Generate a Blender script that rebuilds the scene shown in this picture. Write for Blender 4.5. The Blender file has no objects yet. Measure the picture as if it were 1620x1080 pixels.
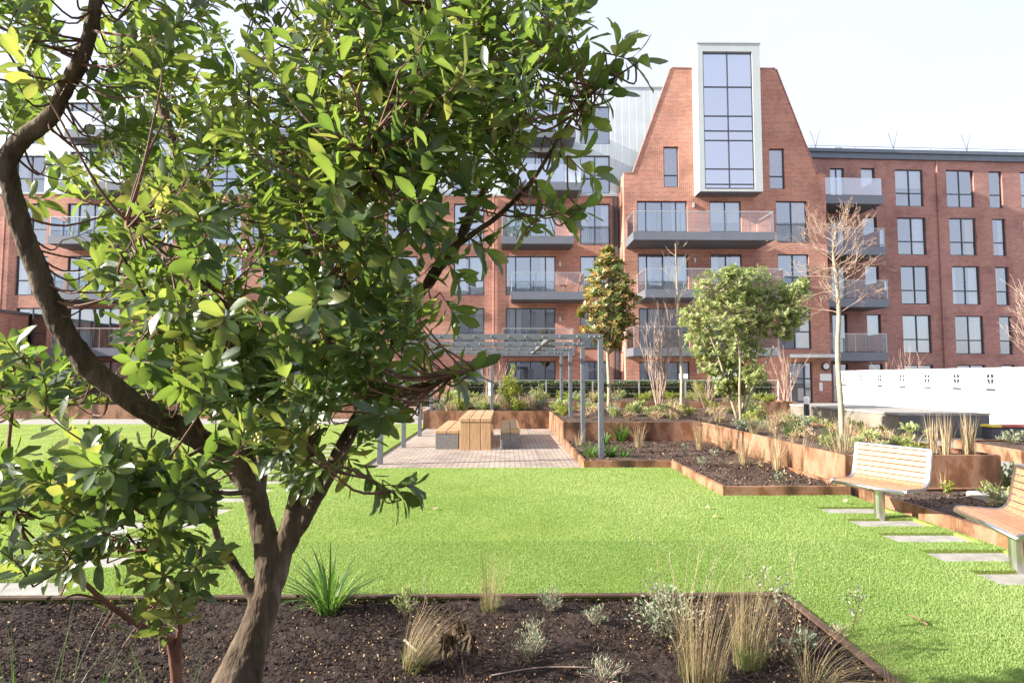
import bpy, math, random
import numpy as np
from mathutils import Vector, Matrix
from mathutils.geometry import tessellate_polygon

R = random.Random(11)
C = bpy.context.scene.collection
SC = bpy.context.scene
rad = math.radians

# ------------------------------------------------------------------ camera
F, H = 930.0, 1.7
PITCH, YAW = math.atan(55 / F), math.atan(11.5 / F)
cam_d = bpy.data.cameras.new('camera')
cam = bpy.data.objects.new('camera', cam_d)
C.objects.link(cam)
cam.location = (0, 0, H)
cam.rotation_euler = (math.pi / 2 + PITCH, 0, -YAW)
cam_d.sensor_width = 36.0
cam_d.lens = 36.0 * F / 1620
cam_d.clip_start = 0.05
cam_d.clip_end = 3000
SC.camera = cam

# ------------------------------------------------------------------ light
SUN_EL, SUN_FRONT = rad(24), rad(9)
to_sun = Vector((-math.cos(SUN_FRONT) * math.cos(SUN_EL), -math.sin(SUN_FRONT) * math.cos(SUN_EL), math.sin(SUN_EL)))
w = bpy.data.worlds.new('World')
SC.world = w
w.use_nodes = True
nt = w.node_tree
sky = nt.nodes.new('ShaderNodeTexSky')
sky.sky_type = 'NISHITA'
sky.sun_disc = False
sky.sun_elevation = SUN_EL
sky.sun_rotation = math.atan2(to_sun.x, to_sun.y)
sky.air_density = 1.0
sky.dust_density = 1.6
sky.ozone_density = 1.0
# thin bright high cloud over the blue
tcw = nt.nodes.new('ShaderNodeTexCoord'); nzw = nt.nodes.new('ShaderNodeTexNoise'); nzw.inputs['Scale'].default_value = 2.2; nzw.inputs['Detail'].default_value = 5
nt.links.new(tcw.outputs['Generated'], nzw.inputs['Vector'])
mrw = nt.nodes.new('ShaderNodeMapRange'); mrw.inputs['From Min'].default_value = .3; mrw.inputs['From Max'].default_value = .7; mrw.inputs['To Min'].default_value = .6; mrw.inputs['To Max'].default_value = .95
nt.links.new(nzw.outputs[0], mrw.inputs[0])
mxw = nt.nodes.new('ShaderNodeMix'); mxw.data_type = 'RGBA'; mxw.inputs[7].default_value = (2.02, 2.08, 2.46, 1)
nt.links.new(mrw.outputs[0], mxw.inputs[0]); nt.links.new(sky.outputs[0], mxw.inputs[6]); nt.links.new(mxw.outputs[2], nt.nodes['Background'].inputs[0])
nt.nodes['Background'].inputs[1].default_value = 0.15
sun_d = bpy.data.lights.new('sun', 'SUN')
sun_d.energy = 4.2
sun_d.angle = rad(0.5)
sun_d.color = (1.0, 0.93, 0.82)
sun = bpy.data.objects.new('sun', sun_d)
sun.rotation_euler = to_sun.to_track_quat('Z', 'Y').to_euler()
C.objects.link(sun)
SC.view_settings.view_transform = 'Standard'
SC.view_settings.look = 'None'
SC.view_settings.gamma = 1
SC.view_settings.exposure = 1.78
SC.cycles.max_bounces = 6
SC.cycles.transparent_max_bounces = 12
SC.cycles.use_denoising = True

# ------------------------------------------------------------------ unprojection (photograph measure -> metres)
_f0 = Vector((math.sin(YAW), math.cos(YAW), 0)); _r = Vector((math.cos(YAW), -math.sin(YAW), 0)); _z = Vector((0, 0, 1))
_f = _f0 * math.cos(PITCH) + _z * math.sin(PITCH); _u = -_f0 * math.sin(PITCH) + _z * math.cos(PITCH)
EYE = Vector((0, 0, H))
def ray(px, py): return _f + _r * ((px - 810) / F) + _u * ((540 - py) / F)
def P(px, py, Y):
    d = ray(px, py); return EYE + d * (Y / d.y)
def G(px, py, z=0.0):
    d = ray(px, py); return EYE + d * ((z - H) / d.z)

# ------------------------------------------------------------------ mesh builder
def root_matrix(o):
    while o.parent: o = o.parent
    return Matrix.Translation(o.location) @ o.rotation_euler.to_matrix().to_4x4()
class MB:
    def __init__(s): s.v = []; s.f = []; s.t = []; s.tone = 0.5
    def add(s, verts, faces):
        b = len(s.v); s.v += [tuple(p) for p in verts]; s.t += [s.tone] * len(verts)
        s.f += [tuple(i + b for i in f) for f in faces]
    def box(s, x0, x1, y0, y1, z0, z1):
        s.add([(x0,y0,z0),(x1,y0,z0),(x1,y1,z0),(x0,y1,z0),(x0,y0,z1),(x1,y0,z1),(x1,y1,z1),(x0,y1,z1)],
              [(0,3,2,1),(4,5,6,7),(0,1,5,4),(1,2,6,5),(2,3,7,6),(3,0,4,7)])
    def bbox(s, x0, x1, y0, y1, z0, z1, b=.006):       # box with chamfered vertical and top edges
        for (lo, hi, zb) in ((0, 1, 0),):
            pass
        def ring(i, z): return [(x0+i+b,y0+i,z),(x1-i-b,y0+i,z),(x1-i,y0+i+b,z),(x1-i,y1-i-b,z),(x1-i-b,y1-i,z),(x0+i+b,y1-i,z),(x0+i,y1-i-b,z),(x0+i,y0+i+b,z)]
        vs = ring(0, z0) + ring(0, z1 - b) + ring(b, z1)
        fs = [tuple(range(7, -1, -1)), tuple(range(16, 24))]
        for k in (0, 8):
            for i in range(8): j = (i + 1) % 8; fs.append((k+i, k+j, k+8+j, k+8+i))
        s.add(vs, fs)
    def quad(s, a, b, c, d): s.add([a, b, c, d], [(0, 1, 2, 3)])
    def obox(s, c, ax, ay, az):                          # oriented box: centre and half axes
        c = Vector(c); ax, ay, az = Vector(ax), Vector(ay), Vector(az)
        s.add([c-ax-ay-az, c+ax-ay-az, c+ax+ay-az, c-ax+ay-az, c-ax-ay+az, c+ax-ay+az, c+ax+ay+az, c-ax+ay+az],
              [(0,3,2,1),(4,5,6,7),(0,1,5,4),(1,2,6,5),(2,3,7,6),(3,0,4,7)])
    def tube(s, pts, rads, n=6, cap=True, wob=0.0):
        pts = [Vector(p) for p in pts]
        if len(pts) < 2: return
        vs = []; fs = []; nrm = None
        for i, p in enumerate(pts):
            t = (pts[min(i+1, len(pts)-1)] - pts[max(i-1, 0)])
            if t.length < 1e-9: t = Vector((0, 0, 1))
            t.normalize()
            if nrm is None: nrm = t.orthogonal().normalized()
            else:
                nrm = nrm - t * nrm.dot(t)
                nrm = nrm.normalized() if nrm.length > 1e-6 else t.orthogonal().normalized()
            bi = t.cross(nrm); r = rads[i] if hasattr(rads, '__len__') else rads
            for k in range(n):
                a = 2*math.pi*k/n
                rr = r * (1 + wob * math.sin(3*a + i*.9) * .5 + wob * (R.random() - .5)) if wob else r
                vs.append(p + (nrm*math.cos(a) + bi*math.sin(a)) * rr)
        for i in range(len(pts)-1):
            for k in range(n):
                k2 = (k+1) % n
                fs.append((i*n+k, i*n+k2, (i+1)*n+k2, (i+1)*n+k))
        if cap:
            fs.append(tuple(range(n-1, -1, -1))); e = (len(pts)-1)*n; fs.append(tuple(range(e, e+n)))
        s.add(vs, fs)
    def ball(s, c, r, sx=1, sy=1, sz=1, nu=6, nv=4):
        vs = [(c[0], c[1], c[2]-r*sz)]; fs = []
        for j in range(1, nv):
            ph = -math.pi/2 + math.pi*j/nv
            for i in range(nu):
                a = 2*math.pi*i/nu
                vs.append((c[0]+r*sx*math.cos(ph)*math.cos(a), c[1]+r*sy*math.cos(ph)*math.sin(a), c[2]+r*sz*math.sin(ph)))
        vs.append((c[0], c[1], c[2]+r*sz)); T = len(vs)-1
        for i in range(nu):
            k = (i+1) % nu
            fs.append((0, 1+k, 1+i)); fs.append((T, 1+(nv-2)*nu+i, 1+(nv-2)*nu+k))
            for j in range(nv-2): fs.append((1+j*nu+i, 1+j*nu+k, 1+(j+1)*nu+k, 1+(j+1)*nu+i))
        s.add(vs, fs)
    def prism(s, poly, z0, z1):
        n = len(poly)
        s.add([(x, y, z0) for x, y in poly] + [(x, y, z1) for x, y in poly],
              [tuple(range(n-1, -1, -1)), tuple(range(n, 2*n))] + [(i, (i+1) % n, n+(i+1) % n, n+i) for i in range(n)])
    def leaf(s, p, t, n, L, W, fold=.22, curl=.15, seg=4):
        t = t.normalized(); n = n - t*n.dot(t)
        n = n.normalized() if n.length > 1e-5 else t.orthogonal().normalized()
        sd = t.cross(n)
        if seg == 4: st = ((.14,.34),(.40,.86),(.66,1.0),(.88,.58))
        elif seg == 2: st = ((.35,.9),(.75,.8))
        else: st = ((.55,1.0),)
        vs = [p]
        for u, wd in st:
            m = p + t*(L*u) - n*(curl*L*u*u); h = W*.5*wd
            wv = (R.gauss(0,.07)*W, R.gauss(0,.07)*W) if seg == 4 else (0,0)
            vs += [m - sd*h + n*(fold*h+wv[0]), m, m + sd*h + n*(fold*h+wv[1])]
        vs.append(p + t*L - n*(curl*L))
        k = len(st); fs = [(0, 2, 1), (0, 3, 2)]
        for i in range(k-1):
            b = 1+3*i; fs += [(b, b+1, b+4, b+3), (b+1, b+2, b+5, b+4)]
        b = 1+3*(k-1); T = 3*k+1
        fs += [(b, b+1, T), (b+1, b+2, T)]
        s.add(vs, fs)
        if seg == 4:
            for i in (0, 2, 5, 8, 11, 13): s.t[len(s.t)-14+i] = min(.93, s.tone+.16)
    def blade(s, p, d, L, W, droop=.5, seg=3):
        d = d.normalized(); side = d.cross(Vector((0,0,1)))
        if side.length < .05: side = Vector((math.cos(L*99), math.sin(L*99), 0))
        side.normalize()
        vs = []; q = Vector(p); dd = d.copy()
        for i in range(seg):
            wd = W*.5*(1 - .75*i/seg)
            vs += [q - side*wd, q + side*wd]
            q = q + dd*(L/seg); dd = (dd + Vector((d.x*.5, d.y*.5, -droop/seg))).normalized()
        vs.append(q)
        fs = [(2*i, 2*i+1, 2*i+3, 2*i+2) for i in range(seg-1)] + [(2*seg-2, 2*seg-1, 2*seg)]
        s.add(vs, fs)
    def build(s, name, mat, parent=None, world=False, smooth=False, tone=False):
        me = bpy.data.meshes.new(name)
        vs = s.v
        if parent is not None and world:
            inv = root_matrix(parent).inverted(); vs = [tuple(inv @ Vector(p)) for p in vs]
        loc = None
        if parent is None:
            a = np.array(vs); loc = Vector(((a[:,0].min()+a[:,0].max())/2, (a[:,1].min()+a[:,1].max())/2, a[:,2].min()))
            vs = (a - np.array(loc)).tolist()
        me.from_pydata(vs, [], s.f)
        if tone:
            at = me.attributes.new('tone', 'FLOAT', 'POINT'); at.data.foreach_set('value', s.t)
        if smooth: me.polygons.foreach_set('use_smooth', [True]*len(me.polygons))
        me.materials.append(mat); me.update()
        o = bpy.data.objects.new(name, me); C.objects.link(o)
        if loc is not None: o.location = loc
        o.parent = parent
        return o

def tag(o, label, cat, group=None, kind=None):
    o['label'] = label; o['category'] = cat
    if group: o['group'] = group
    if kind: o['kind'] = kind
    return o
def struct(o): o['kind'] = 'structure'; return o
def thing(name, label, cat, loc=(0,0,0), rz=0, group=None):
    o = bpy.data.objects.new(name, None); C.objects.link(o)
    o.empty_display_size = .2; o.location = loc; o.rotation_euler = (0, 0, rz)
    return tag(o, label, cat, group)
def dup(o, loc, rz=0, sc=1.0, label=None, group=None):
    def cp(a, par):
        c = a.copy(); C.objects.link(c)
        if par is not None: c.parent = par
        for ch in a.children: cp(ch, c)
        return c
    r = cp(o, None); r.location = loc; r.rotation_euler = (0, 0, rz); r.scale = (sc, sc, sc) if not hasattr(sc, '__len__') else sc
    if label: r['label'] = label
    if group: r['group'] = group
    return r
def spline(pts, n=5):
    """Catmull-Rom through tuples of any length"""
    A = [np.array(p, float) for p in pts]; out = []
    for i in range(len(A)-1):
        p0 = A[max(i-1,0)]; p1 = A[i]; p2 = A[i+1]; p3 = A[min(i+2,len(A)-1)]
        for k in range(n):
            t = k/n
            out.append(.5*((2*p1)+(-p0+p2)*t+(2*p0-5*p1+4*p2-p3)*t*t+(-p0+3*p1-3*p2+p3)*t**3))
    out.append(A[-1]); return out
def rv(): return Vector((R.gauss(0,1), R.gauss(0,1), R.gauss(0,1))).normalized()

# ------------------------------------------------------------------ materials
def new_mat(name):
    m = bpy.data.materials.new(name); m.use_nodes = True
    n = m.node_tree.nodes; l = m.node_tree.links
    return m, n, l, n['Principled BSDF'], n['Material Output']
def ramp(n, stops):
    r = n.new('ShaderNodeValToRGB'); e = r.color_ramp.elements
    while len(e) < len(stops): e.new(.5)
    for i, (p, c) in enumerate(stops): e[i].position = p; e[i].color = (*c, 1)
    return r
def coords(n, l, sc=(1,1,1), obj=True):
    tc = n.new('ShaderNodeTexCoord'); mp = n.new('ShaderNodeMapping'); mp.inputs['Scale'].default_value = sc
    l.new(tc.outputs['Object'], mp.inputs[0]); return mp
def noise_mat(name, stops, scale=5, rough=.7, detail=6, bump=0, bscale=None, sc=(1,1,1), metallic=0, spec=.5, bdist=.01, fac_rough=None):
    m, n, l, b, o = new_mat(name)
    mp = coords(n, l, sc); t = n.new('ShaderNodeTexNoise'); t.inputs['Scale'].default_value = scale; t.inputs['Detail'].default_value = detail
    t.inputs['Roughness'].default_value = .6
    l.new(mp.outputs[0], t.inputs['Vector']); r = ramp(n, stops); l.new(t.outputs[0], r.inputs[0]); l.new(r.outputs[0], b.inputs['Base Color'])
    b.inputs['Roughness'].default_value = rough; b.inputs['Metallic'].default_value = metallic; b.inputs['Specular IOR Level'].default_value = spec
    if bump:
        t2 = n.new('ShaderNodeTexNoise'); t2.inputs['Scale'].default_value = bscale or scale*4; t2.inputs['Detail'].default_value = 6
        l.new(mp.outputs[0], t2.inputs['Vector']); bp = n.new('ShaderNodeBump'); bp.inputs['Strength'].default_value = bump; bp.inputs['Distance'].default_value = bdist
        l.new(t2.outputs[0], bp.inputs['Height']); l.new(bp.outputs[0], b.inputs['Normal'])
    return m
def brick_mat(name, cols, mortar, horiz=False, bw=.225, rh=.075, ms=.01, patch=.35, bump=.3):
    m, n, l, b, o = new_mat(name)
    tc = n.new('ShaderNodeTexCoord'); sp = n.new('ShaderNodeSeparateXYZ'); cb = n.new('ShaderNodeCombineXYZ')
    l.new(tc.outputs['Object'], sp.inputs[0])
    if horiz: l.new(sp.outputs[0], cb.inputs[0]); l.new(sp.outputs[1], cb.inputs[1])
    else:
        ad = n.new('ShaderNodeMath'); l.new(sp.outputs[0], ad.inputs[0]); l.new(sp.outputs[1], ad.inputs[1]); l.new(ad.outputs[0], cb.inputs[0]); l.new(sp.outputs[2], cb.inputs[1])
    br = n.new('ShaderNodeTexBrick'); br.inputs['Scale'].default_value = 1; br.inputs['Brick Width'].default_value = bw; br.inputs['Row Height'].default_value = rh
    br.inputs['Mortar Size'].default_value = ms; br.inputs['Mortar Smooth'].default_value = .2; br.inputs['Bias'].default_value = -.2
    br.inputs['Color1'].default_value = (*cols[0],1); br.inputs['Color2'].default_value = (*cols[1],1); br.inputs['Mortar'].default_value = (*mortar,1)
    l.new(cb.outputs[0], br.inputs['Vector'])
    t = n.new('ShaderNodeTexNoise'); t.inputs['Scale'].default_value = .55; t.inputs['Detail'].default_value = 9; t.inputs['Roughness'].default_value = .7; l.new(tc.outputs['Object'], t.inputs['Vector'])
    r = ramp(n, [(.3, (1-patch*1.15,1-patch*1.2,1-patch*1.15)), (.5,(1,1,1)), (.68, (1+patch*.5,1+patch*.6,1+patch*.65))]); l.new(t.outputs[0], r.inputs[0])
    mx = n.new('ShaderNodeMix'); mx.data_type = 'RGBA'; mx.blend_type = 'MULTIPLY'; mx.inputs[0].default_value = 1
    l.new(br.outputs[0], mx.inputs[6]); l.new(r.outputs[0], mx.inputs[7]); l.new(mx.outputs[2], b.inputs['Base Color'])
    b.inputs['Roughness'].default_value = .85; b.inputs['Specular IOR Level'].default_value = .25
    bp = n.new('ShaderNodeBump'); bp.invert = True; bp.inputs['Strength'].default_value = bump; bp.inputs['Distance'].default_value = .006
    l.new(br.outputs['Fac'], bp.inputs['Height']); l.new(bp.outputs[0], b.inputs['Normal'])
    return m
def leaf_mat(name, stops, trans_stops, tf=.4, rough=.35, spec=.5):
    m, n, l, b, o = new_mat(name)
    at = n.new('ShaderNodeAttribute'); at.attribute_name = 'tone'
    r = ramp(n, stops); l.new(at.outputs['Fac'], r.inputs[0]); l.new(r.outputs[0], b.inputs['Base Color'])
    b.inputs['Roughness'].default_value = rough; b.inputs['Specular IOR Level'].default_value = spec
    tr = n.new('ShaderNodeBsdfTranslucent'); r2 = ramp(n, trans_stops); l.new(at.outputs['Fac'], r2.inputs[0]); l.new(r2.outputs[0], tr.inputs[0])
    mx = n.new('ShaderNodeMixShader'); mx.inputs[0].default_value = tf
    l.new(b.outputs[0], mx.inputs[1]); l.new(tr.outputs[0], mx.inputs[2]); l.new(mx.outputs[0], o.inputs[0])
    return m
def plain(name, c, rough=.5, metallic=0, spec=.5, v=.08, scale=3):
    lo = tuple(x*(1-v) for x in c); hi = tuple(min(1, x*(1+v)) for x in c)
    return noise_mat(name, [(.35, lo), (.65, hi)], scale=scale, rough=rough, metallic=metallic, spec=spec)
def glass_mat(name, base_fac, tint, rough=.02, gloss=(.92,.95,1)):
    m, n, l, b, o = new_mat(name); n.remove(b)
    fr = n.new('ShaderNodeFresnel'); fr.inputs[0].default_value = 1.5
    mr = n.new('ShaderNodeMapRange'); mr.inputs['From Min'].default_value = .04; mr.inputs['From Max'].default_value = 1; mr.inputs['To Min'].default_value = base_fac; mr.inputs['To Max'].default_value = 1
    l.new(fr.outputs[0], mr.inputs[0])
    tp = n.new('ShaderNodeBsdfTransparent'); tp.inputs[0].default_value = (*tint, 1)
    gl = n.new('ShaderNodeBsdfGlossy'); gl.inputs['Roughness'].default_value = rough; gl.inputs[0].default_value = (*gloss, 1)
    tc = n.new('ShaderNodeTexCoord'); nz = n.new('ShaderNodeTexNoise'); nz.inputs['Scale'].default_value = .7; l.new(tc.outputs['Object'], nz.inputs['Vector'])
    bp = n.new('ShaderNodeBump'); bp.inputs['Strength'].default_value = .06; bp.inputs['Distance'].default_value = .05; l.new(nz.outputs[0], bp.inputs['Height']); l.new(bp.outputs[0], gl.inputs['Normal'])
    mx = n.new('ShaderNodeMixShader'); l.new(mr.outputs[0], mx.inputs[0]); l.new(tp.outputs[0], mx.inputs[1]); l.new(gl.outputs[0], mx.inputs[2]); l.new(mx.outputs[0], o.inputs[0])
    return m

M = {}
M['brick'] = brick_mat('red_brick', ((.50,.172,.10), (.32,.100,.066)), (.52,.41,.35))
M['brick_dark'] = brick_mat('shaded_brick', ((.39,.145,.108), (.23,.08,.068)), (.42,.34,.31))  # darker brick tone, carries the right wing's grazing-sun shade in its colour
M['paving'] = brick_mat('block_paving', ((.44,.36,.295), (.31,.25,.21)), (.09,.075,.065), horiz=True, bw=.2, rh=.1, ms=.009, patch=.35)
M['clad'] = None
M['white_metal'] = plain('white_metal', (.46,.50,.50), .35, 0, .5, .03)
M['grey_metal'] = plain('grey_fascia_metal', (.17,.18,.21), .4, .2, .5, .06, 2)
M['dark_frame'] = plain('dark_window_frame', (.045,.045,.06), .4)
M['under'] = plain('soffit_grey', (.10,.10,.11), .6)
M['steel'] = plain('brushed_steel', (.62,.62,.62), .28, 1.0, .5, .06, 12)
M['pergola'] = plain('grey_painted_steel', (.15,.165,.185), .45, .1, .5, .06, 4)
M['rail_steel'] = plain('pale_rail_steel', (.6,.6,.58), .35, .6)
M['glass'] = glass_mat('window_glass', .40, (.80,.84,.88), gloss=(.90,.94,1))
M['bay_glass'] = glass_mat('bay_window_glass', .66, (.75,.80,.88), gloss=(.88,.92,1))
M['bglass'] = glass_mat('balustrade_glass', .10, (.88,.92,.92))
M['frost'] = glass_mat('frosted_glass', .42, (.7,.74,.76), .35)
M['curtain'] = plain('pale_curtain', (.80,.79,.75), .9, v=.05)
M['yellow'] = plain('amber_curtain', (.75,.42,.06), .9, v=.15)
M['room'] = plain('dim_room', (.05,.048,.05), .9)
M['roof'] = plain('roof_felt', (.12,.12,.13), .8)
M['zinc'] = plain('dark_zinc_parapet', (.13,.15,.18), .4, .3)
M['corten'] = noise_mat('weathering_steel', [(.34,(.05,.028,.018)), (.44,(.13,.062,.032)), (.50,(.27,.14,.08)), (.56,(.34,.185,.12)), (.60,(.24,.105,.045)), (.66,(.17,.085,.045)), (.74,(.06,.034,.022))], scale=1.5, rough=.75, detail=10, bump=.25, bscale=40, sc=(1,1,.55), bdist=.004, spec=.35)
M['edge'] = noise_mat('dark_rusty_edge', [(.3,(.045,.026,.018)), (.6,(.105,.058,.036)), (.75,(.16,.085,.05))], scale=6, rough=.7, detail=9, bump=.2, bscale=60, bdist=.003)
M['soil_lit'] = noise_mat('sunlit_soil', [(.3,(.05,.034,.026)), (.6,(.12,.083,.064)), (.8,(.18,.13,.10))], scale=12, rough=.95, detail=9, bump=1.0, bscale=20, bdist=.04, spec=.2)  # paler copy of the soil, sunlight on the beds put into the colour
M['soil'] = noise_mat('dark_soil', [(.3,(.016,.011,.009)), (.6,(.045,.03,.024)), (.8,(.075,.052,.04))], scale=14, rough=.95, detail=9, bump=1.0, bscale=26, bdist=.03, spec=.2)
M['chip'] = leaf_mat('bark_mulch', [(0,(.012,.008,.007)), (.72,(.07,.045,.035)), (.8,(.10,.066,.045)), (.86,(.42,.26,.12)), (1,(.62,.46,.30))], [(0,(0,0,0)),(1,(0,0,0))], 0.0, .9, .2)
M['lawn'] = noise_mat('lawn_base', [(.3,(.17,.23,.045)), (.55,(.24,.31,.07)), (.75,(.29,.34,.10))], scale=1.2, rough=.9, detail=10, bump=.6, bscale=60, bdist=.02, spec=.1)
M['grass'] = leaf_mat('grass_blades', [(0,(.18,.28,.075)), (.5,(.285,.41,.14)), (.9,(.38,.48,.20)), (1,(.47,.44,.25))], [(0,(.28,.44,.07)), (1,(.48,.58,.17))], .40, .6, .15)
M['stone'] = noise_mat('pale_slab', [(.3,(.24,.225,.20)), (.55,(.32,.305,.275)), (.7,(.37,.355,.32))], scale=9, rough=.85, bump=.15, bscale=80, bdist=.003)
M['ground'] = noise_mat('pale_courtyard_paving', [(.3,(.25,.235,.21)), (.7,(.33,.31,.28))], scale=.8, rough=.9, detail=9)
M['concrete'] = noise_mat('board_concrete', [(.25,(.13,.11,.09)), (.5,(.21,.185,.15)), (.75,(.27,.24,.20))], scale=1.5, rough=.85, detail=9, bump=.2, bscale=30, bdist=.004)
M['hoard'] = plain('white_plastic', (.86,.87,.86), .45, v=.03)
M['black'] = plain('dark_hole', (.02,.02,.022), .8)
M['wood_t'] = noise_mat('table_timber', [(.3,(.36,.21,.10)), (.5,(.47,.29,.15)), (.7,(.55,.36,.20))], scale=4, rough=.6, detail=8, sc=(9,1,1), bump=.15, bscale=20, bdist=.003)
M['wood_b'] = noise_mat('bench_timber', [(.3,(.27,.125,.065)), (.5,(.36,.18,.10)), (.7,(.44,.25,.155))], scale=5, rough=.5, detail=8, sc=(10,1,10), bump=.1, bdist=.003)
M['granite'] = noise_mat('grey_stone', [(.3,(.13,.125,.12)), (.7,(.24,.23,.22))], scale=22, rough=.8, bump=.2, bdist=.004)
M['bark'] = noise_mat('grey_brown_bark', [(.28,(.035,.024,.016)), (.5,(.098,.073,.05)), (.65,(.16,.125,.09)), (.8,(.23,.19,.145))], scale=13, rough=.9, detail=10, bump=1.0, bscale=34, sc=(1,1,.3), bdist=.02, spec=.2)
M['bark_red'] = noise_mat('red_brown_bark', [(.3,(.075,.033,.022)), (.7,(.19,.085,.05))], scale=22, rough=.7, detail=8, bump=.5, bscale=60, sc=(1,1,.4), bdist=.01)
M['bark_pale'] = noise_mat('pale_bark', [(.3,(.23,.19,.13)), (.7,(.42,.37,.27))], scale=14, rough=.9, detail=8, bump=.4, sc=(1,1,.35))
M['bark_pink'] = noise_mat('pinkish_twigs', [(.3,(.27,.185,.145)), (.7,(.42,.31,.25))], scale=9, rough=.9)
M['arbutus'] = leaf_mat('strawberry_tree_leaf', [(0,(.022,.042,.02)), (.5,(.042,.076,.03)), (.85,(.075,.12,.042)), (1,(.20,.17,.04))],
                        [(0,(.15,.27,.04)), (.6,(.33,.48,.07)), (1,(.55,.55,.12))], .38, .33, .55)
M['magnolia'] = leaf_mat('magnolia_leaf', [(0,(.09,.15,.04)), (.5,(.24,.28,.08)), (.62,(.42,.26,.08)), (1,(.55,.36,.14))], [(0,(.12,.25,.03)), (.5,(.2,.32,.04)), (.65,(.4,.2,.04)), (1,(.5,.28,.07))], .3, .3, .6)
M['shrub_green'] = leaf_mat('pale_evergreen_leaf', [(0,(.15,.20,.055)), (.6,(.34,.38,.15)), (1,(.50,.50,.26))], [(0,(.30,.44,.10)), (1,(.56,.62,.24))], .38, .45)
M['hedge'] = leaf_mat('hedge_leaf', [(0,(.04,.065,.03)), (.6,(.095,.135,.065)), (1,(.21,.25,.13))], [(0,(.05,.12,.02)), (1,(.18,.28,.06))], .3, .4)
M['lime'] = leaf_mat('lime_leaf', [(0,(.12,.17,.02)), (.6,(.26,.31,.045)), (1,(.42,.40,.07))], [(0,(.2,.3,.03)), (1,(.5,.52,.08))], .35, .6)
M['grey'] = leaf_mat('grey_green_leaf', [(0,(.14,.18,.10)), (.6,(.28,.32,.21)), (1,(.44,.46,.34))], [(0,(.15,.22,.1)), (1,(.35,.42,.25))], .25, .7)
M['straw'] = leaf_mat('dry_straw', [(0,(.26,.18,.10)), (.5,(.48,.36,.21)), (1,(.66,.55,.36))], [(0,(.25,.17,.08)), (1,(.6,.45,.24))], .3, .7)
M['straw_near'] = leaf_mat('dry_olive_straw', [(0,(.13,.09,.045)), (.5,(.29,.215,.115)), (.85,(.44,.35,.20)), (1,(.26,.27,.10))], [(0,(.16,.11,.05)), (1,(.45,.34,.18))], .3, .7)
M['strap'] = leaf_mat('green_strap_leaf', [(0,(.022,.062,.012)), (.6,(.07,.15,.03)), (1,(.22,.32,.10))], [(0,(.1,.25,.02)), (1,(.3,.5,.08))], .35, .4)
M['wilt'] = leaf_mat('withered_leaf', [(0,(.03,.018,.008)), (1,(.09,.055,.02))], [(0,(.04,.02,.008)), (1,(.12,.07,.03))], .25, .7)
M['flower'] = plain('pale_bell_flowers', (.62,.60,.24), .6, v=.2, scale=40)
M['opp'] = plain('pale_render', (.42,.43,.46), .8)
M['red'] = plain('red_plastic', (.32,.05,.05), .7)
M['yellow_p'] = plain('yellow_plastic', (.62,.47,.05), .5)
M['terracotta'] = plain('pot_grey', (.2,.19,.18), .8)
def clad_mat():
    m, n, l, b, o = new_mat('seamed_cladding')
    tc = n.new('ShaderNodeTexCoord'); sp = n.new('ShaderNodeSeparateXYZ'); l.new(tc.outputs['Object'], sp.inputs[0])
    mm = n.new('ShaderNodeMath'); mm.operation = 'PINGPONG'; mm.inputs[1].default_value = .22; l.new(sp.outputs[0], mm.inputs[0])
    mr = n.new('ShaderNodeMapRange'); mr.inputs['From Min'].default_value = 0; mr.inputs['From Max'].default_value = .02; l.new(mm.outputs[0], mr.inputs[0])
    nz = n.new('ShaderNodeTexNoise'); nz.inputs['Scale'].default_value = .8; l.new(tc.outputs['Object'], nz.inputs['Vector'])
    r = ramp(n, [(.3,(.50,.56,.59)), (.7,(.60,.66,.69))]); l.new(nz.outputs[0], r.inputs[0]); l.new(r.outputs[0], b.inputs['Base Color'])
    bp = n.new('ShaderNodeBump'); bp.inputs['Strength'].default_value = .7; bp.inputs['Distance'].default_value = .02; bp.invert = True
    l.new(mr.outputs[0], bp.inputs['Height']); l.new(bp.outputs[0], b.inputs['Normal']); b.inputs['Roughness'].default_value = .4; b.inputs['Metallic'].default_value = .15
    return m
M['clad'] = clad_mat()

# ================================================================== SETTING: ground, lawn, paving, path
mb = MB(); mb.quad((-900,-900,-.03), (900,-900,-.03), (900,900,-.03), (-900,900,-.03)); g = mb.build('ground', M['ground']); struct(g)
BX, BY = G(1243,937,.075).x, G(1000,937,.075).y    # right and far edge of the near planting bed
LX = 4.80                             # right-hand kerb of the lawn
PX0, PX1, PY0, PY1 = -2.62, 1.43, 10.72, 19.05   # pergola terrace

mb = MB(); mb.box(PX0, PX1, PY0, PY1, -.02, .012); struct(mb.build('terrace_paving', M['paving']))
mb = MB(); mb.box(-40, PX0-.05, 21.0, 23.6, -.02, .01); struct(mb.build('garden_path', M['stone']))

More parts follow.
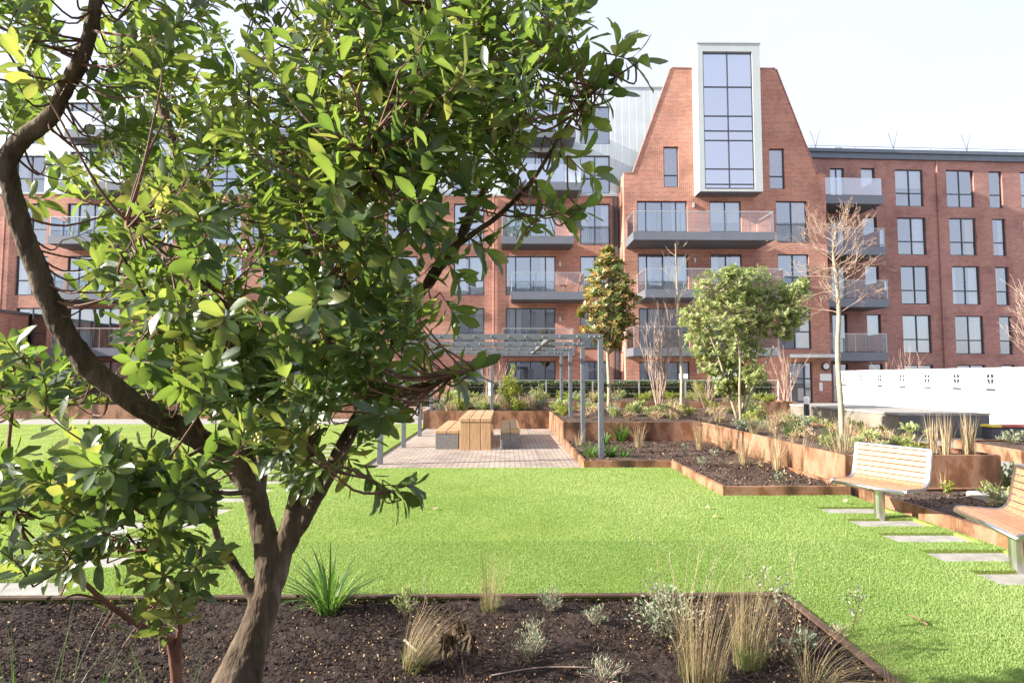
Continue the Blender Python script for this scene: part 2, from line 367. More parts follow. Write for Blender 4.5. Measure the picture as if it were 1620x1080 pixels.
# ================================================================== BUILDINGS
class Facade:
    def __init__(s, ox, oy, ang): s.o = Vector((ox, oy, 0)); s.a = ang; s.dx = Vector((math.cos(ang), math.sin(ang), 0)); s.n = Vector((-math.sin(ang), math.cos(ang), 0))
    def uz(s, px, py, off=0.0):      # photo measure -> along-facade metre and height, on a plane 'off' metres into the building
        d = ray(px, py); o = s.o + s.n*off; t = (o - EYE).dot(s.n)/d.dot(s.n); p = EYE + d*t
        return (p - o).dot(s.dx), p.z
    def rect(s, x0, x1, y0, y1, off=0.0):
        m = (y0+y1)/2; n = (x0+x1)/2
        return s.uz(x0, m, off)[0], s.uz(x1, m, off)[0], s.uz(n, y1, off)[1], s.uz(n, y0, off)[1]
REVEAL = .17
def wall_mesh(outer, holes, mat, root, name='wall', reveal=REVEAL, y=0.0):
    mb = MB(); loops = [[Vector((u, z, 0)) for u, z in outer]]
    for (a, b, c, d) in holes: loops.append([Vector((a,c,0)), Vector((a,d,0)), Vector((b,d,0)), Vector((b,c,0))])
    flat = [p for l in loops for p in l]
    tris = tessellate_polygon(loops)
    vs = [(p.x, y, p.y) for p in flat]; fs = []
    for t in tris:
        a, b, c = (Vector(vs[i]) for i in t)
        fs.append(t if (b-a).cross(c-a).y < 0 else (t[0], t[2], t[1]))
    mb.add(vs, fs)
    for (a, b, c, d) in holes:
        r = y+reveal
        mb.quad((a,y,c),(a,y,d),(a,r,d),(a,r,c)); mb.quad((b,y,c),(b,r,c),(b,r,d),(b,y,d))
        mb.quad((a,y,d),(b,y,d),(b,r,d),(a,r,d)); mb.quad((a,y,c),(a,r,c),(b,r,c),(b,y,c))
    return mb, mb.build(name, mat, root)
def window(root, r, cols=2, trans=(), curtain=None, name='window', fr=.055, post=.07, y=0.0, sides=None, juliet=False, closed=True):
    """frame with mullions and a transom, its pane, and what hangs behind it"""
    a, b, c, d = r; e = .004; y0 = y+REVEAL-.07; y1 = y+REVEAL-.005
    mb = MB(); a += e; b -= e; c += e; d -= e
    mb.box(a, a+fr, y0, y1, c, d); mb.box(b-fr, b, y0, y1, c, d)
    mb.box(a+fr, b-fr, y0, y1, d-fr, d); mb.box(a+fr, b-fr, y0, y1, c, c+fr)
    xs = cols if hasattr(cols, '__len__') else [i/cols for i in range(1, cols)]
    zs = [c+fr] + [c+(d-c)*t for t in trans] + [d-fr]
    for x in xs:
        u = a+(b-a)*x; mb.box(u-post/2, u+post/2, y0+.004, y1-.004, c+fr, d-fr)
    us = [a+fr-post/2] + [a+(b-a)*x for x in xs] + [b-fr+post/2]
    for z in zs[1:-1]:
        for i in range(len(us)-1): mb.box(us[i]+post/2, us[i+1]-post/2, y0+.008, y1-.008, z-.035, z+.035)
    f = mb.build(name, M['dark_frame'], root)
    mb = MB(); yg = y1-.03; xs_ = [a+.02]+[a+(b-a)*x for x in xs]+[b-.02]; zs_ = [c+.02]+zs[1:-1]+[d-.02]
    for i in range(len(xs_)-1):
        for j in range(len(zs_)-1):
            e_ = [R.gauss(0,.004) for _ in range(3)]; mb.quad((xs_[i],yg+e_[0],zs_[j]),(xs_[i+1],yg+e_[1],zs_[j]),(xs_[i+1],yg+e_[1]+e_[2],zs_[j+1]),(xs_[i],yg+e_[0]+e_[2],zs_[j+1]))
    mb.build('pane', M['glass'], f)
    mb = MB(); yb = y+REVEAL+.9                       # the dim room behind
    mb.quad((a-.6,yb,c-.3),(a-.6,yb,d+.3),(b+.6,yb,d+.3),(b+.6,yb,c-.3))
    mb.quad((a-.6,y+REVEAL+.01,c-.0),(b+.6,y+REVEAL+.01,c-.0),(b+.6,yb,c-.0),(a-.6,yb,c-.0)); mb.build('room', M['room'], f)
    if curtain:
        mat = M['yellow'] if 'y' in curtain else M['curtain']
        mb = MB(); w_ = b-a; spans = []
        if 'L' in curtain: spans.append((a, a+w_*R.uniform(.25,.4)))
        if 'R' in curtain: spans.append((b-w_*R.uniform(.25,.45), b))
        if 'F' in curtain: spans.append((a, b))
        for (u0, u1) in spans:
            n = max(8, int((u1-u0)*16)); vs = []
            for i in range(n+1):
                u = u0+(u1-u0)*i/n; yy = y1+.12+.035*math.sin(i*1.25+u0)
                vs += [(u, yy, c+.03), (u, yy, d)]
            mb.add(vs, [(2*i, 2*i+2, 2*i+3, 2*i+1) for i in range(n)])
        if 'B' in curtain:
            z = d-(d-c)*R.uniform(.35,.6); mb.box(a, b, y1+.06, y1+.065, z, d)
        mb.build('curtain', mat, f, smooth='B' not in curtain)
    if juliet:
        mb = MB(); zt = c+1.08; yj = y-.03
        mb.box(a-.03, b+.03, yj-.02, yj+.02, zt-.04, zt); mb.box(a-.03, b+.03, yj-.02, yj+.02, c+.06, c+.10)
        n = int((b-a)/.11)
        for i in range(n+1):
            u = a-.02+(b-a+.04)*i/n; mb.box(u-.009, u+.009, yj-.009, yj+.009, c+.10, zt-.04)
        mb.build('juliet_railing', M['pergola'], root)
    return f
def balcony(root, u0, u1, zt, depth, th=.44, glass='bglass', posts=5, y=0.0, rail=1.1, short=False):
    mb = MB(); yf = y-depth
    mb.box(u0, u1, yf, y-.003, zt-th, zt); s = mb.build('balcony', M['grey_metal'], root)
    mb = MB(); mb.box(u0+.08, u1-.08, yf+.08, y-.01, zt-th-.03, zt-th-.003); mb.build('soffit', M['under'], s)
    mb = MB(); g0 = zt+.05; g1 = zt+rail-.03
    mb.quad((u0+.06,yf+.06,g0),(u1-.06,yf+.06,g0),(u1-.06,yf+.06,g1),(u0+.06,yf+.06,g1))
    mb.quad((u0+.06,y-.05,g0),(u0+.06,yf+.06,g0),(u0+.06,yf+.06,g1),(u0+.06,y-.05,g1)); mb.quad((u1-.06,yf+.06,g0),(u1-.06,y-.05,g0),(u1-.06,y-.05,g1),(u1-.06,yf+.06,g1))
    mb.build('glass_balustrade', M[glass], s)
    mb = MB()
    if glass != 'frost':
        zr = zt+rail
        mb.box(u0+.03, u1-.03, yf+.03, yf+.08, zr-.03, zr); mb.box(u0+.03, u0+.08, yf+.081, y-.004, zr-.03, zr); mb.box(u1-.08, u1-.03, yf+.081, y-.004, zr-.03, zr)
        for i in range(posts+1):
            u = u0+.055+(u1-u0-.11)*i/posts; mb.box(u-.02, u+.02, yf+.066, yf+.10, zt, zr-.031)
        mb.box(u0+.035, u0+.075, y-.06, y-.02, zt, zr-.031); mb.box(u1-.075, u1-.035, y-.06, y-.02, zt, zr-.031)
        mb.build('handrail', M['rail_steel'], s)
    return s
def body(root, u0, u1, y0, y1, z1, mat, roofmat, gaps=True):
    mb = MB(); mb.quad((u0,y0,-.02),(u0,y0,z1),(u0,y1,z1),(u0,y1,-.02)); mb.quad((u1,y0,-.02),(u1,y1,-.02),(u1,y1,z1),(u1,y0,z1)); mb.quad((u0,y1,-.02),(u0,y1,z1),(u1,y1,z1),(u1,y1,-.02))
    mb.build('side_wall', mat, root)
    mb = MB(); mb.quad((u0,y0,z1),(u1,y0,z1),(u1,y1,z1),(u0,y1,z1)); mb.build('roof', roofmat, root)

# ---------------------------------------------------------------- gabled brick tower
TY = 32.8
T = Facade(0, TY, 0)
tower = thing('brick_tower', 'tall red brick gabled tower with a white metal framed bay window rising through its top', 'building', (0, TY, 0))
tl, tr_ = T.uz(988,400)[0], T.uz(1309,400)[0]
zs = T.uz(1150,275)[1]; zt = T.uz(1150,109)[1]
out = [(tl,-.02), (tr_,-.02), (tr_,zs), (T.uz(1292,279)[0],zs), (T.uz(1227,109)[0],zt), (T.uz(1062,109)[0],zt), (T.uz(1002,272)[0],zs), (tl,zs)]
rows = [(318,383), (402,467), (487,552), (572,637)]
holes = []; wins = []
def tw(x0, x1, y0, y1, **k): r = T.rect(x0, x1, y0, y1); holes.append(r); wins.append((r, k))
tw(1050, 1073.5, 232, 296, cols=1, trans=(.3,)); tw(1217, 1241, 235, 299, cols=1, trans=(.32,))
for i, (a, b) in enumerate(rows):
    s = (0, 1.5, 3, 4)[i]
    tw(1008+s, 1087.6+s, a, b, cols=[.18,.5,.78], curtain=('R','LR','L','B')[i], name='balcony_door')
    tw(1123+s, 1173+s, a, b, cols=[.5], curtain=('B','LR','','FB')[i], name='balcony_door')
    if i < 3: tw(1228+s*2, 1277.5+s*2, a, b, cols=[.5], trans=(.42,) if i == 2 else (), curtain='yR', juliet=(i < 2))
tw(1250, 1286, 573, 641, cols=[.68], trans=(.62,), curtain='B', name='entrance_door')
orl = T.rect(1104, 1199, 109, 300)
_, tw_wall = wall_mesh(out, holes, M['brick'], tower)
for r, k in wins: window(tower, r, **k)
mb = MB()           # roof behind the gable parapet: hipped inwards; flat roof at shoulder height
bk = 12.0; cxm = (out[4][0]+out[5][0])/2
ins_ = [(u+(1.7 if u < cxm else -1.7), z-(.9 if z > zs+.1 else .0)) for u, z in out]
for i in range(3, 6):
    (u0, z0), (u1, z1) = out[i], out[i+1]; (v0, y0_), (v1, y1_) = ins_[i], ins_[i+1]
    mb.quad((u0,.28,z0-.03), (u1,.28,z1-.03), (v1,5.5,y1_-.03), (v0,5.5,y0_-.03))
mb.add([(ins_[i][0],5.5,ins_[i][1]-.03) for i in (3,4,5,6)], [(0,1,2,3)])
mb.quad((tl,.3,zs-.02),(tr_,.3,zs-.02),(tr_,bk,zs-.02),(tl,bk,zs-.02))
mb.build('roof', M['roof'], tower)
mb = MB()           # parapet thickness and coping
for i in range(1, 7):
    (u0, z0), (u1, z1) = out[i], out[i+1]
    mb.quad((u0,0,z0), (u1,0,z1), (u1,.3,z1), (u0,.3,z0))
mb.quad((tl,0,-.02),(tl,0,zs),(tl,bk,zs),(tl,bk,-.02)); mb.quad((tr_,0,-.02),(tr_,bk,-.02),(tr_,bk,zs),(tr_,0,zs)); mb.quad((tl,bk,-.02),(tl,bk,zs),(tr_,bk,zs),(tr_,bk,-.02))
mb.add([(u,.3,z) for u, z in out[3:7]], [tuple(range(4))])
mb.build('side_wall', M['brick'], tower)
mb = MB()
for i in range(1, 7):
    if i in (1,): continue
    (u0, z0), (u1, z1) = out[i], out[i+1]; d = Vector((u1-u0, 0, z1-z0)); L = d.length; d.normalize(); n = Vector((-d.z, 0, d.x)); n = n if n.z > 0 else -n
    c = Vector(((u0+u1)/2, .14, (z0+z1)/2)) + n*.035
    mb.obox(c, d*(L/2-.02), (0,.175,0), n*.03)
mb.build('coping', M['brick_dark'], tower)
# bay window ("oriel"): white metal box through the gable
OY = -.95
a, b, c, d = T.rect(1101.5, 1208.5, 69.5, 303, OY)
a0 = T.uz(1103,70,OY)[0]; a, b = T.uz(1105,190,OY)[0], T.uz(1204.5,190,OY)[0]
gl_, gr_, gb, gt = T.rect(1113.5, 1192, 81.6, 299, OY)
mb = MB(); yb = 3.0
mb.quad((a,OY,c),(gl_,OY,c),(gl_,OY,d),(a,OY,d)); mb.quad((gr_,OY,c),(b,OY,c),(b,OY,d),(gr_,OY,d))
mb.quad((gl_,OY,gt),(gr_,OY,gt),(gr_,OY,d),(gl_,OY,d)); mb.quad((gl_,OY,c),(gr_,OY,c),(gr_,OY,gb),(gl_,OY,gb))
gi = OY+.12
mb.quad((gl_,OY,gb),(gl_,OY,gt),(gl_,gi,gt),(gl_,gi,gb)); mb.quad((gr_,OY,gb),(gr_,gi,gb),(gr_,gi,gt),(gr_,OY,gt)); mb.quad((gl_,OY,gt),(gr_,OY,gt),(gr_,gi,gt),(gl_,gi,gt)); mb.quad((gl_,OY,gb),(gl_,gi,gb),(gr_,gi,gb),(gr_,OY,gb))
mb.quad((a,OY,c),(a,OY,d),(a,yb,d),(a,yb,c)); mb.quad((b,OY,c),(b,yb,c),(b,yb,d),(b,OY,d)); mb.quad((a,yb,c),(a,yb,d),(b,yb,d),(b,yb,c))
mb.box(a-.05, b+.05, OY-.05, yb+.05, d+.003, d+.08)
for z in [c+(d-c)*t for t in (.33,.66)]: mb.box(a-.006, a-.001, OY+.02, yb-.02, z-.012, z+.012)
oriel = mb.build('bay_window_box', M['white_metal'], tower)
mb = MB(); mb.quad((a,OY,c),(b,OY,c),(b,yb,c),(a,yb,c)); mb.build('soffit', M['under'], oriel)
mb = MB(); mb.quad((gl_,gi-.03,gb),(gr_,gi-.03,gb),(gr_,gi-.03,gt),(gl_,gi-.03,gt)); mb.build('pane', M['bay_glass'], oriel)
mb = MB(); fw = .05; ys = (gi-.07, gi-.005)
mb.box(gl_+.003, gl_+fw, *ys, gb, gt); mb.box(gr_-fw, gr_-.003, *ys, gb, gt); um = (gl_+gr_)/2; mb.box(um-.03, um+.03, *ys, gb, gt)
for yy in (84, 137, 183, 206.5, 221.6, 266.8, 291, 297.5):
    z = T.uz(1150, yy, OY)[1]
    for (p, q) in ((gl_+fw, um-.03), (um+.03, gr_-fw)): mb.box(p, q, ys[0]+.004, ys[1], z-.03, z+.03)
mb.build('glazing_bars', M['dark_frame'], oriel)
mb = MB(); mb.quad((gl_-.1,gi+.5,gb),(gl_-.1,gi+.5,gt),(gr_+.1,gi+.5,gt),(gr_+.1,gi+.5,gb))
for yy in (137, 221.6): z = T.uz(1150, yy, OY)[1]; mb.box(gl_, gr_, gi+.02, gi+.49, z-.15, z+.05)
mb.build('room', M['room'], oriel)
mb = MB(); zc0 = T.uz(1150,137,OY)[1]+.1; zc1 = gt-.05
n = 40; vs = []
for i in range(n+1):
    u = gl_+.05+(gr_-gl_-.1)*i/n; vs += [(u, gi+.15+.03*math.sin(i*1.4), zc0), (u, gi+.15+.03*math.sin(i*1.4), zc1)]
mb.add(vs, [(2*i,2*i+2,2*i+3,2*i+1) for i in range(n)]); mb.build('curtain', M['curtain'], oriel)
# balconies
D = 2.1
for (xl, xr, ytop) in ((1002, 1226, 366.5), (1021, 1243, 457.5), (1002, 1234, 549.5)):
    u0 = T.uz(xl, ytop, -D)[0]; u1 = T.uz(xr, ytop, -D)[0]; z = T.uz(1120, ytop, -D)[1]
    balcony(tower, u0, u1, z, D, posts=6, rail=1.12)
mb = MB(); r = T.rect(1236, 1314, 561, 566); mb.box(r[0], r[1], -1.0, -.003, r[2], r[3]); mb.build('entrance_canopy', M['rail_steel'], tower)
cu, cz = T.uz(1306, 580)
mb = MB(); mb.tube([(cu,-.003,cz),(cu,-.12,cz)], [.24,.22], 16); lampo = mb.build('round_lamp', M['dark_frame'], tower)
mb = MB(); mb.tube([(cu-.02,-.121,cz+.03),(cu-.02,-.15,cz+.03)], [.17,.13], 16); mb.build('lens', M['hoard'], lampo)
r = T.rect(1297, 1315, 591, 602); mb = MB(); mb.box(r[0], r[1], -.03, -.003, r[2], r[3]); mb.build('sign', M['hoard'], tower)
r = T.rect(1296, 1301, 605, 618); mb = MB(); mb.box(r[0], r[1], -.03, -.003, r[2], r[3]); mb.build('entry_panel', M['hoard'], tower)
for (x, y) in ((1097,325), (1099,412), (1101,496), (1103,587)):
    u, z = T.uz(x, y); mb = MB(); mb.box(u-.05, u+.05, -.1, -.003, z-.13, z+.13); mb.build('wall_light', M['rail_steel'], tower)
mb = MB(); ud = T.uz(980,450,1.4)[0]
mb.tube([(tl-.14, 1.3, -.02), (tl-.14, 1.3, T.uz(980,312,1.4)[1])], .075, 8); mb.tube([(tl-.34, 1.36, -.02), (tl-.34, 1.36, T.uz(980,312,1.4)[1])], .06, 8)
mb.build('drainpipe', M['dark_frame'], tower)

# ---------------------------------------------------------------- left wing: brick storeys with two clad storeys above
LY = 34.3
Lw = Facade(0, LY, 0)
lw = thing('apartment_wing', 'long brick apartment wing with two pale clad storeys on top, left of the gabled tower', 'building', (0, LY, 0))
ul, ur = -62.0, tl-.004
zb = Lw.uz(900,309)[1]; ztop = Lw.uz(950,139)[1]
holes = []; wins = []; hc = []; wc = []; zs = T.uz(1150,275)[1]
rowsL = [(343,405), (405,467), (487,552), (571,637)]
def lwn(x0, x1, y0, y1, clad=False, **k):
    r = Lw.rect(x0, x1, y0, y1)
    if r[3] > zb-.05 and not clad: r = (r[0], r[1], r[2], zb-.06)
    (hc if clad else holes).append(r); (wc if clad else wins).append((r, k))
def lwm(x, wd, kind, i, jul=False):
    y0, y1 = rowsL[i]
    if i == 0: y0, y1 = 322, 387
    if kind == 'A': lwn(x, x+wd, y0, y1, cols=[.2,.5,.8], curtain=R.choice(['L','R','LR','']) if i else R.choice(['FB','LR','F']), name='balcony_door')
    else: lwn(x, x+wd, y0, y1, cols=[.5], trans=() if jul else (.38,), curtain=R.choice(['LR','R','F','L','B']), juliet=jul)
for i in range(4):
    lwm(718, 48, 'W', i); lwm(800, 79, 'A', i); lwm(918, 47, 'W', i, jul=(i < 3))
    lwm(612, 48, 'W', i); lwm(526, 50, 'W', i); lwm(416, 79, 'A', i); lwm(334, 48, 'W', i); lwm(226, 48, 'W', i); lwm(106, 82, 'A', i)
    for x in (24, -60, -180, -290): lwm(x, 50, 'W', i)
for (y0, y1) in ((246,306), (168,228)):
    for x in (918, 716, 612, 516, 334, 226, 24, -80): lwn(x, x+47, y0, y1, clad=True, cols=[.5], trans=(.4,), curtain=R.choice(['','B','L']))
    for x in (824, 420, 110): lwn(x, x+70, y0-6, y1, clad=True, cols=[.33,.66], curtain=R.choice(['','L']), name='balcony_door')
wall_mesh([(ul,-.02),(ur,-.02),(ur,zb),(ul,zb)], holes, M['brick'], lw)
ux = Lw.uz(1064,140)[0]; zq = zs+.02
wall_mesh([(ul,zb+.02),(ur,zb+.02),(ur,zq),(ux,zq),(ux,ztop),(ul,ztop)], hc, M['clad'], lw, 'cladding')
for r, k in wins+wc: window(lw, r, **k)
body(lw, ul, ur, 0.0, 12.0, ztop-.004, M['clad'], M['roof'])
mb = MB(); mb.quad((ur+.001,0,ztop-.01),(ux,0,ztop-.01),(ux,10,ztop-.01),(ur+.001,10,ztop-.01)); mb.quad((ux,0,zq),(ux,10,zq),(ux,10,ztop-.01),(ux,0,ztop-.01)); mb.build('end_wall', M['clad'], lw)
mb = MB(); mb.box(ul, ux-.02, -.06, .3, ztop+.003, ztop+.10); mb.box(ul, ur-.02, -.05, -.003, zb-.06, zb+.06); mb.build('coping', M['white_metal'], lw)
D = 1.5
def lbal(x0, x1, yt, **k):
    u0 = Lw.uz(x0, yt, -D)[0]; u1 = Lw.uz(x1, yt, -D)[0]; z = Lw.uz((x0+x1)/2, yt, -D)[1]
    return balcony(lw, u0, u1, z, D, th=.45, posts=3, **k)
for (x0, x1) in ((793,908), (396,512), (76,196)): lbal(x0, x1, 373)
for (x0, x1) in ((808,926), (412,530), (68,188)): lbal(x0, x1, 461)
for (x0, x1) in ((794,909), (398,514), (78,194)): lbal(x0, x1, 550)
for (x0, x1) in ((800,921), (400,520), (90,210)): lbal(x0, x1, 288, glass='frost'); lbal(x0+12, x1-10, 205, glass='frost')
for x in (781, 585, 300, 5):
    u = Lw.uz(x, 450)[0]; mb = MB(); mb.tube([(u,-.09,-.02),(u,-.09,zb-.1)], .055, 8); mb.build('drainpipe', M['brick_dark'], lw)
for (x, y) in ((886,418), (886,505)):
    u, z = Lw.uz(x, y); mb = MB(); mb.box(u-.05, u+.05, -.1, -.003, z-.13, z+.13); mb.build('wall_light', M['rail_steel'], lw)
# low brick block running out of the left wing
lo = thing('low_brick_block', 'low brick block with a grey coping at the far left edge', 'building', (-27.6, 24.0, 0))
mb = MB(); mb.box(-14, 0, 0, 10.28, -.02, 5.2); mb.build('wall', M['brick'], lo)
mb = MB(); mb.box(-14.05, .08, -.08, 10.28, 5.203, 5.36); mb.build('coping', M['zinc'], lo)

# ---------------------------------------------------------------- right wing
RA = rad(2.4)
rx = tr_ - .6; ry = 36.2 - (25.0-rx)*math.tan(RA)
Rw = Facade(rx, ry, RA)
rw = thing('brick_wing', 'shaded brick wing with a regular window grid and dark parapet, right of the tower', 'building', (rx, ry, 0), RA)
zp = Rw.uz(1450,254)[1]; ztp = Rw.uz(1450,240)[1]
holes = []; wins = []
def rwn(x0, x1, y0, y1, **k): r = Rw.rect(x0, x1, y0, y1); holes.append(r); wins.append((r, k))
c1 = [(1416.6,1461,268,326.4), (1420.5,1465.5,344,403), (1426,1470,420.5,481), (1429,1474,498,558.6), (1432,1478,577,640)]
c2 = [(1497.5,1541,269,328), (1502.5,1545,345,404), (1507,1551,421,482), (1512,1557,499.5,560), (1516,1561,577,640)]
c3 = [(1565,1586,271,329), (1571,1592,346,405), (1576,1597,422,483), (1582,1602,500,561), (1586,1607,577,640)]
for i in range(5):
    rwn(*c1[i], cols=[.52], trans=(.36,), curtain=('B','R','','FB','B')[i]); rwn(*c2[i], cols=[.5], trans=(.36,), curtain=('','yR','LR','R','B')[i]); rwn(*c3[i], cols=1, trans=(.36,), curtain=('','R','L','','B')[i])
    x, w_, yy0, yy1 = 1615+5.5*i, 46, c3[i][2]+1, c3[i][3]+1
    rwn(x, x+w_, yy0, yy1, cols=[.5], trans=(.36,), curtain='LR')
    for dx in (95, 185): rwn(x+dx, x+dx+w_, yy0+2, yy1+2, cols=[.5], trans=(.36,), curtain=R.choice(['L','R','B','']))
for i, yt in enumerate((266, 343, 420, 497, 575)):
    s = i*3.2
    rwn(1314+s*.4, 1336+s*.5, yt, yt+66, cols=[.5], curtain=('F','','L','','')[i], name='balcony_door'); rwn(1363+s, 1385+s, yt, yt+66, cols=1, curtain=('F','','','F','')[i], name='balcony_door')
wall_mesh([(0,-.02),(45,-.02),(45,zp),(0,zp)], holes, M['brick_dark'], rw)
for r, k in wins: window(rw, r, **k)
body(rw, 0, 45, 0, 12, zp-.004, M['brick_dark'], M['roof'])
mb = MB(); mb.box(-.05, 45.05, -.16, .4, zp+.003, zp+(ztp-zp)*.62); mb.box(-.05, 45.05, -.28, .4, zp+(ztp-zp)*.62+.003, ztp); mb.build('parapet', M['zinc'], rw)
D = 2.0
for (x0, x1, yt, gk) in ((1309,1397.6,309,'frost'), (1314,1402,389.5,'bglass'), (1318,1407,472,'bglass'), (1320,1406,557,'bglass')):
    u0 = .75; u1 = Rw.uz(x1, yt, -D)[0]; z = Rw.uz((x0+x1)/2, yt, -D)[1]
    balcony(rw, u0, u1, z, D, th=.5, glass=gk, posts=2)
u = Rw.uz(1487, 420)[0]; mb = MB(); mb.tube([(u,-.07,-.02),(u,-.07,zp-.05)], .05, 8); mb.build('drainpipe', M['brick_dark'], rw)
mb = MB(); zr = Rw.uz(1450,234,2)[1]
mb.tube([(0,2,zr),(45,2,zr)], .018, 5); mb.tube([(0,2,zr-.45),(45,2,zr-.45)], .014, 5)
for x in (1291, 1352, 1414, 1472, 1530, 1592):
    u = Rw.uz(x,236,2)[0]; mb.tube([(u,2,zp),(u,2,zr)], .02, 5)
    if x in (1291,1414,1530): mb.tube([(u-.35,2.02,zr+1.0),(u+.12,2.02,zr-.5)], .022, 5); mb.tube([(u+.3,2.04,zr+1.05),(u-.12,2.04,zr-.5)], .022, 5)
mb.build('roof_rail', M['pergola'], rw)
u0 = Rw.uz(1311,236,2.5)[0]; mb = MB(); mb.add([(u0,2.4,zp),(u0+.9,2.4,zp),(u0+.9,2.4,zr+.1),(u0+.35,2.4,zr+.1),(u0,3.4,zp),(u0+.9,3.4,zp),(u0+.9,3.4,zr+.1),(u0+.35,3.4,zr+.1)],
  [(0,1,2,3),(7,6,5,4),(0,4,5,1),(1,5,6,2),(2,6,7,3),(3,7,4,0)]); mb.build('roof_vent', M['white_metal'], rw)

# block across the courtyard, behind the camera: what the panes mirror
ob = thing('opposite_block', 'brick apartment block across the courtyard behind the camera, mirrored in the panes', 'building', (0, -26, 0))
holes = [(x, x+1.6, z, z+2.1) for x in range(-44, 44, 4) for z in (.6, 3.7, 6.8, 9.9, 13.0)]
mbo = MB(); _o = wall_mesh([(-46,-.02),(46,-.02),(46,16.2),(-46,16.2)], holes, M['opp'], ob)[1]; _o.rotation_euler = (0,0,math.pi)
body(ob, -46, 46, -12, -.3, 16.1, M['opp'], M['roof'])
mbo = MB()
for (a, b, c, d) in holes: mbo.quad((a,-.2,c),(a,-.2,d),(b,-.2,d),(b,-.2,c))
mbo.build('glazing', M['dark_frame'], ob)['kind'] = 'stuff'

# ================================================================== HOARDING, PLATFORM, PLANTERS
hx0, hy0, hx1, hy1 = 17.5, 30.4, 15.55, 14.6
hd = Vector((hx1-hx0, hy1-hy0, 0)); hL = hd.length; hd.normalize(); hang = math.atan2(hd.y, hd.x); npan = 9; pw = hL/npan
def hoard_panel():
    t = thing('hoarding_panel', 'white plastic hoarding panel', 'hoarding', group='white hoarding panels beside the platform')
    mb = MB(); w_ = pw-.05
    mb.bbox(.025, .025+w_, -.25, .25, .05, 1.86, .05); mb.bbox(.12, .025+w_-.1, -.17, .17, 1.861, 1.95, .04); mb.build('panel', M['hoard'], t)
    for k in (.5,):
        cx = .025+w_*k; m2 = MB()
        for sx in (-1, 1):
            for sz in (0, 1):
                pts = []
                if sz:
                    pts = [(.022,.02),(.17,.02),(.17,.12),(.022,.15)]
                else: pts = [(.022,-.02),(.17,-.02),(.14,-.14),(.022,-.22)]
                m2.add([(cx+sx*x, -.252, 1.6+z) for x, z in pts], [(0,1,2,3) if sx > 0 else (3,2,1,0)])
        m2.build('emblem', M['black'], t)
        m3 = MB(); m3.box(cx-.23, cx+.23, -.256, -.251, 1.20, 1.27); m3.build('slot', M['black'], t)
    m4 = MB()
    for x in (.14, .025+w_-.14-.2): m4.box(x, x+.2, -.34, .34, -.03, .049)
    m4.build('foot', M['hoard'], t)
    return t
hp0 = hoard_panel(); names = ['first', 'second', 'third', 'fourth', 'fifth', 'sixth', 'seventh', 'eighth', 'ninth']
for i in range(npan):
    o = hp0 if i == 0 else dup(hp0, (0,0,0))
    q = Vector((hx0, hy0, .03)) + hd*(pw*i); o.location = q; o.rotation_euler = (0, 0, hang + (math.radians(R.uniform(-1.2, 1.2))))
    o['label'] = 'white plastic hoarding panel with quartered emblem, %s in the row counting from the tower' % names[i]

rb = thing('barrier_block', 'low dark block with a red and yellow lip under the white hoarding, right edge', 'barrier', (13.15, 15.6, 0))
mb = MB(); mb.bbox(-.15, 1.4, .02, .4, -.02, .34, .03); mb.build('base', M['dark_frame'], rb)
mb = MB(); mb.bbox(.12, 1.42, 0, .42, .343, .40, .015); mb.build('red_lip', M['red'], rb)
mb = MB(); mb.bbox(-.17, .115, 0, .42, .343, .40, .015); mb.build('yellow_lip', M['yellow_p'], rb)

pf = thing('concrete_platform', 'long low concrete platform with a pale top and shaded near end, before the white hoarding', 'platform', (11.1, 16.5, 0))
def inpf(p): return p
mb = MB(); mb.prism([(0,0),(2.55,0),(2.0,6.2),(-.35,6.2),(-.35,5.4)], -.03, .60); mb.build('wall', M['concrete'], pf)
mb = MB(); mb.prism([(-.03,-.03),(2.58,-.03),(2.03,6.23),(-.38,6.23),(-.38,5.4)], .603, .66); mb.build('top_slab', M['stone'], pf)
mb = MB(); mb.box(.0, 2.55, -.02, -.003, .0, .598); mb.build('end_shade', M['under'], pf)  # dark sheet painted in for the shade on the near end
bl = thing('bollard_light', 'short dark bollard light with a white head beside the concrete platform', 'bollard', tuple(P(1277,672,19.5))[:2] + (.5,))
mb = MB(); mb.tube([(0,0,-.1),(0,0,.28)], .085, 14); mb.build('post', M['dark_frame'], bl)
mb = MB(); mb.tube([(0,0,.281),(0,0,.5),(0,0,.53)], [.085,.085,.06], 14); mb.build('lamp_head', M['hoard'], bl)

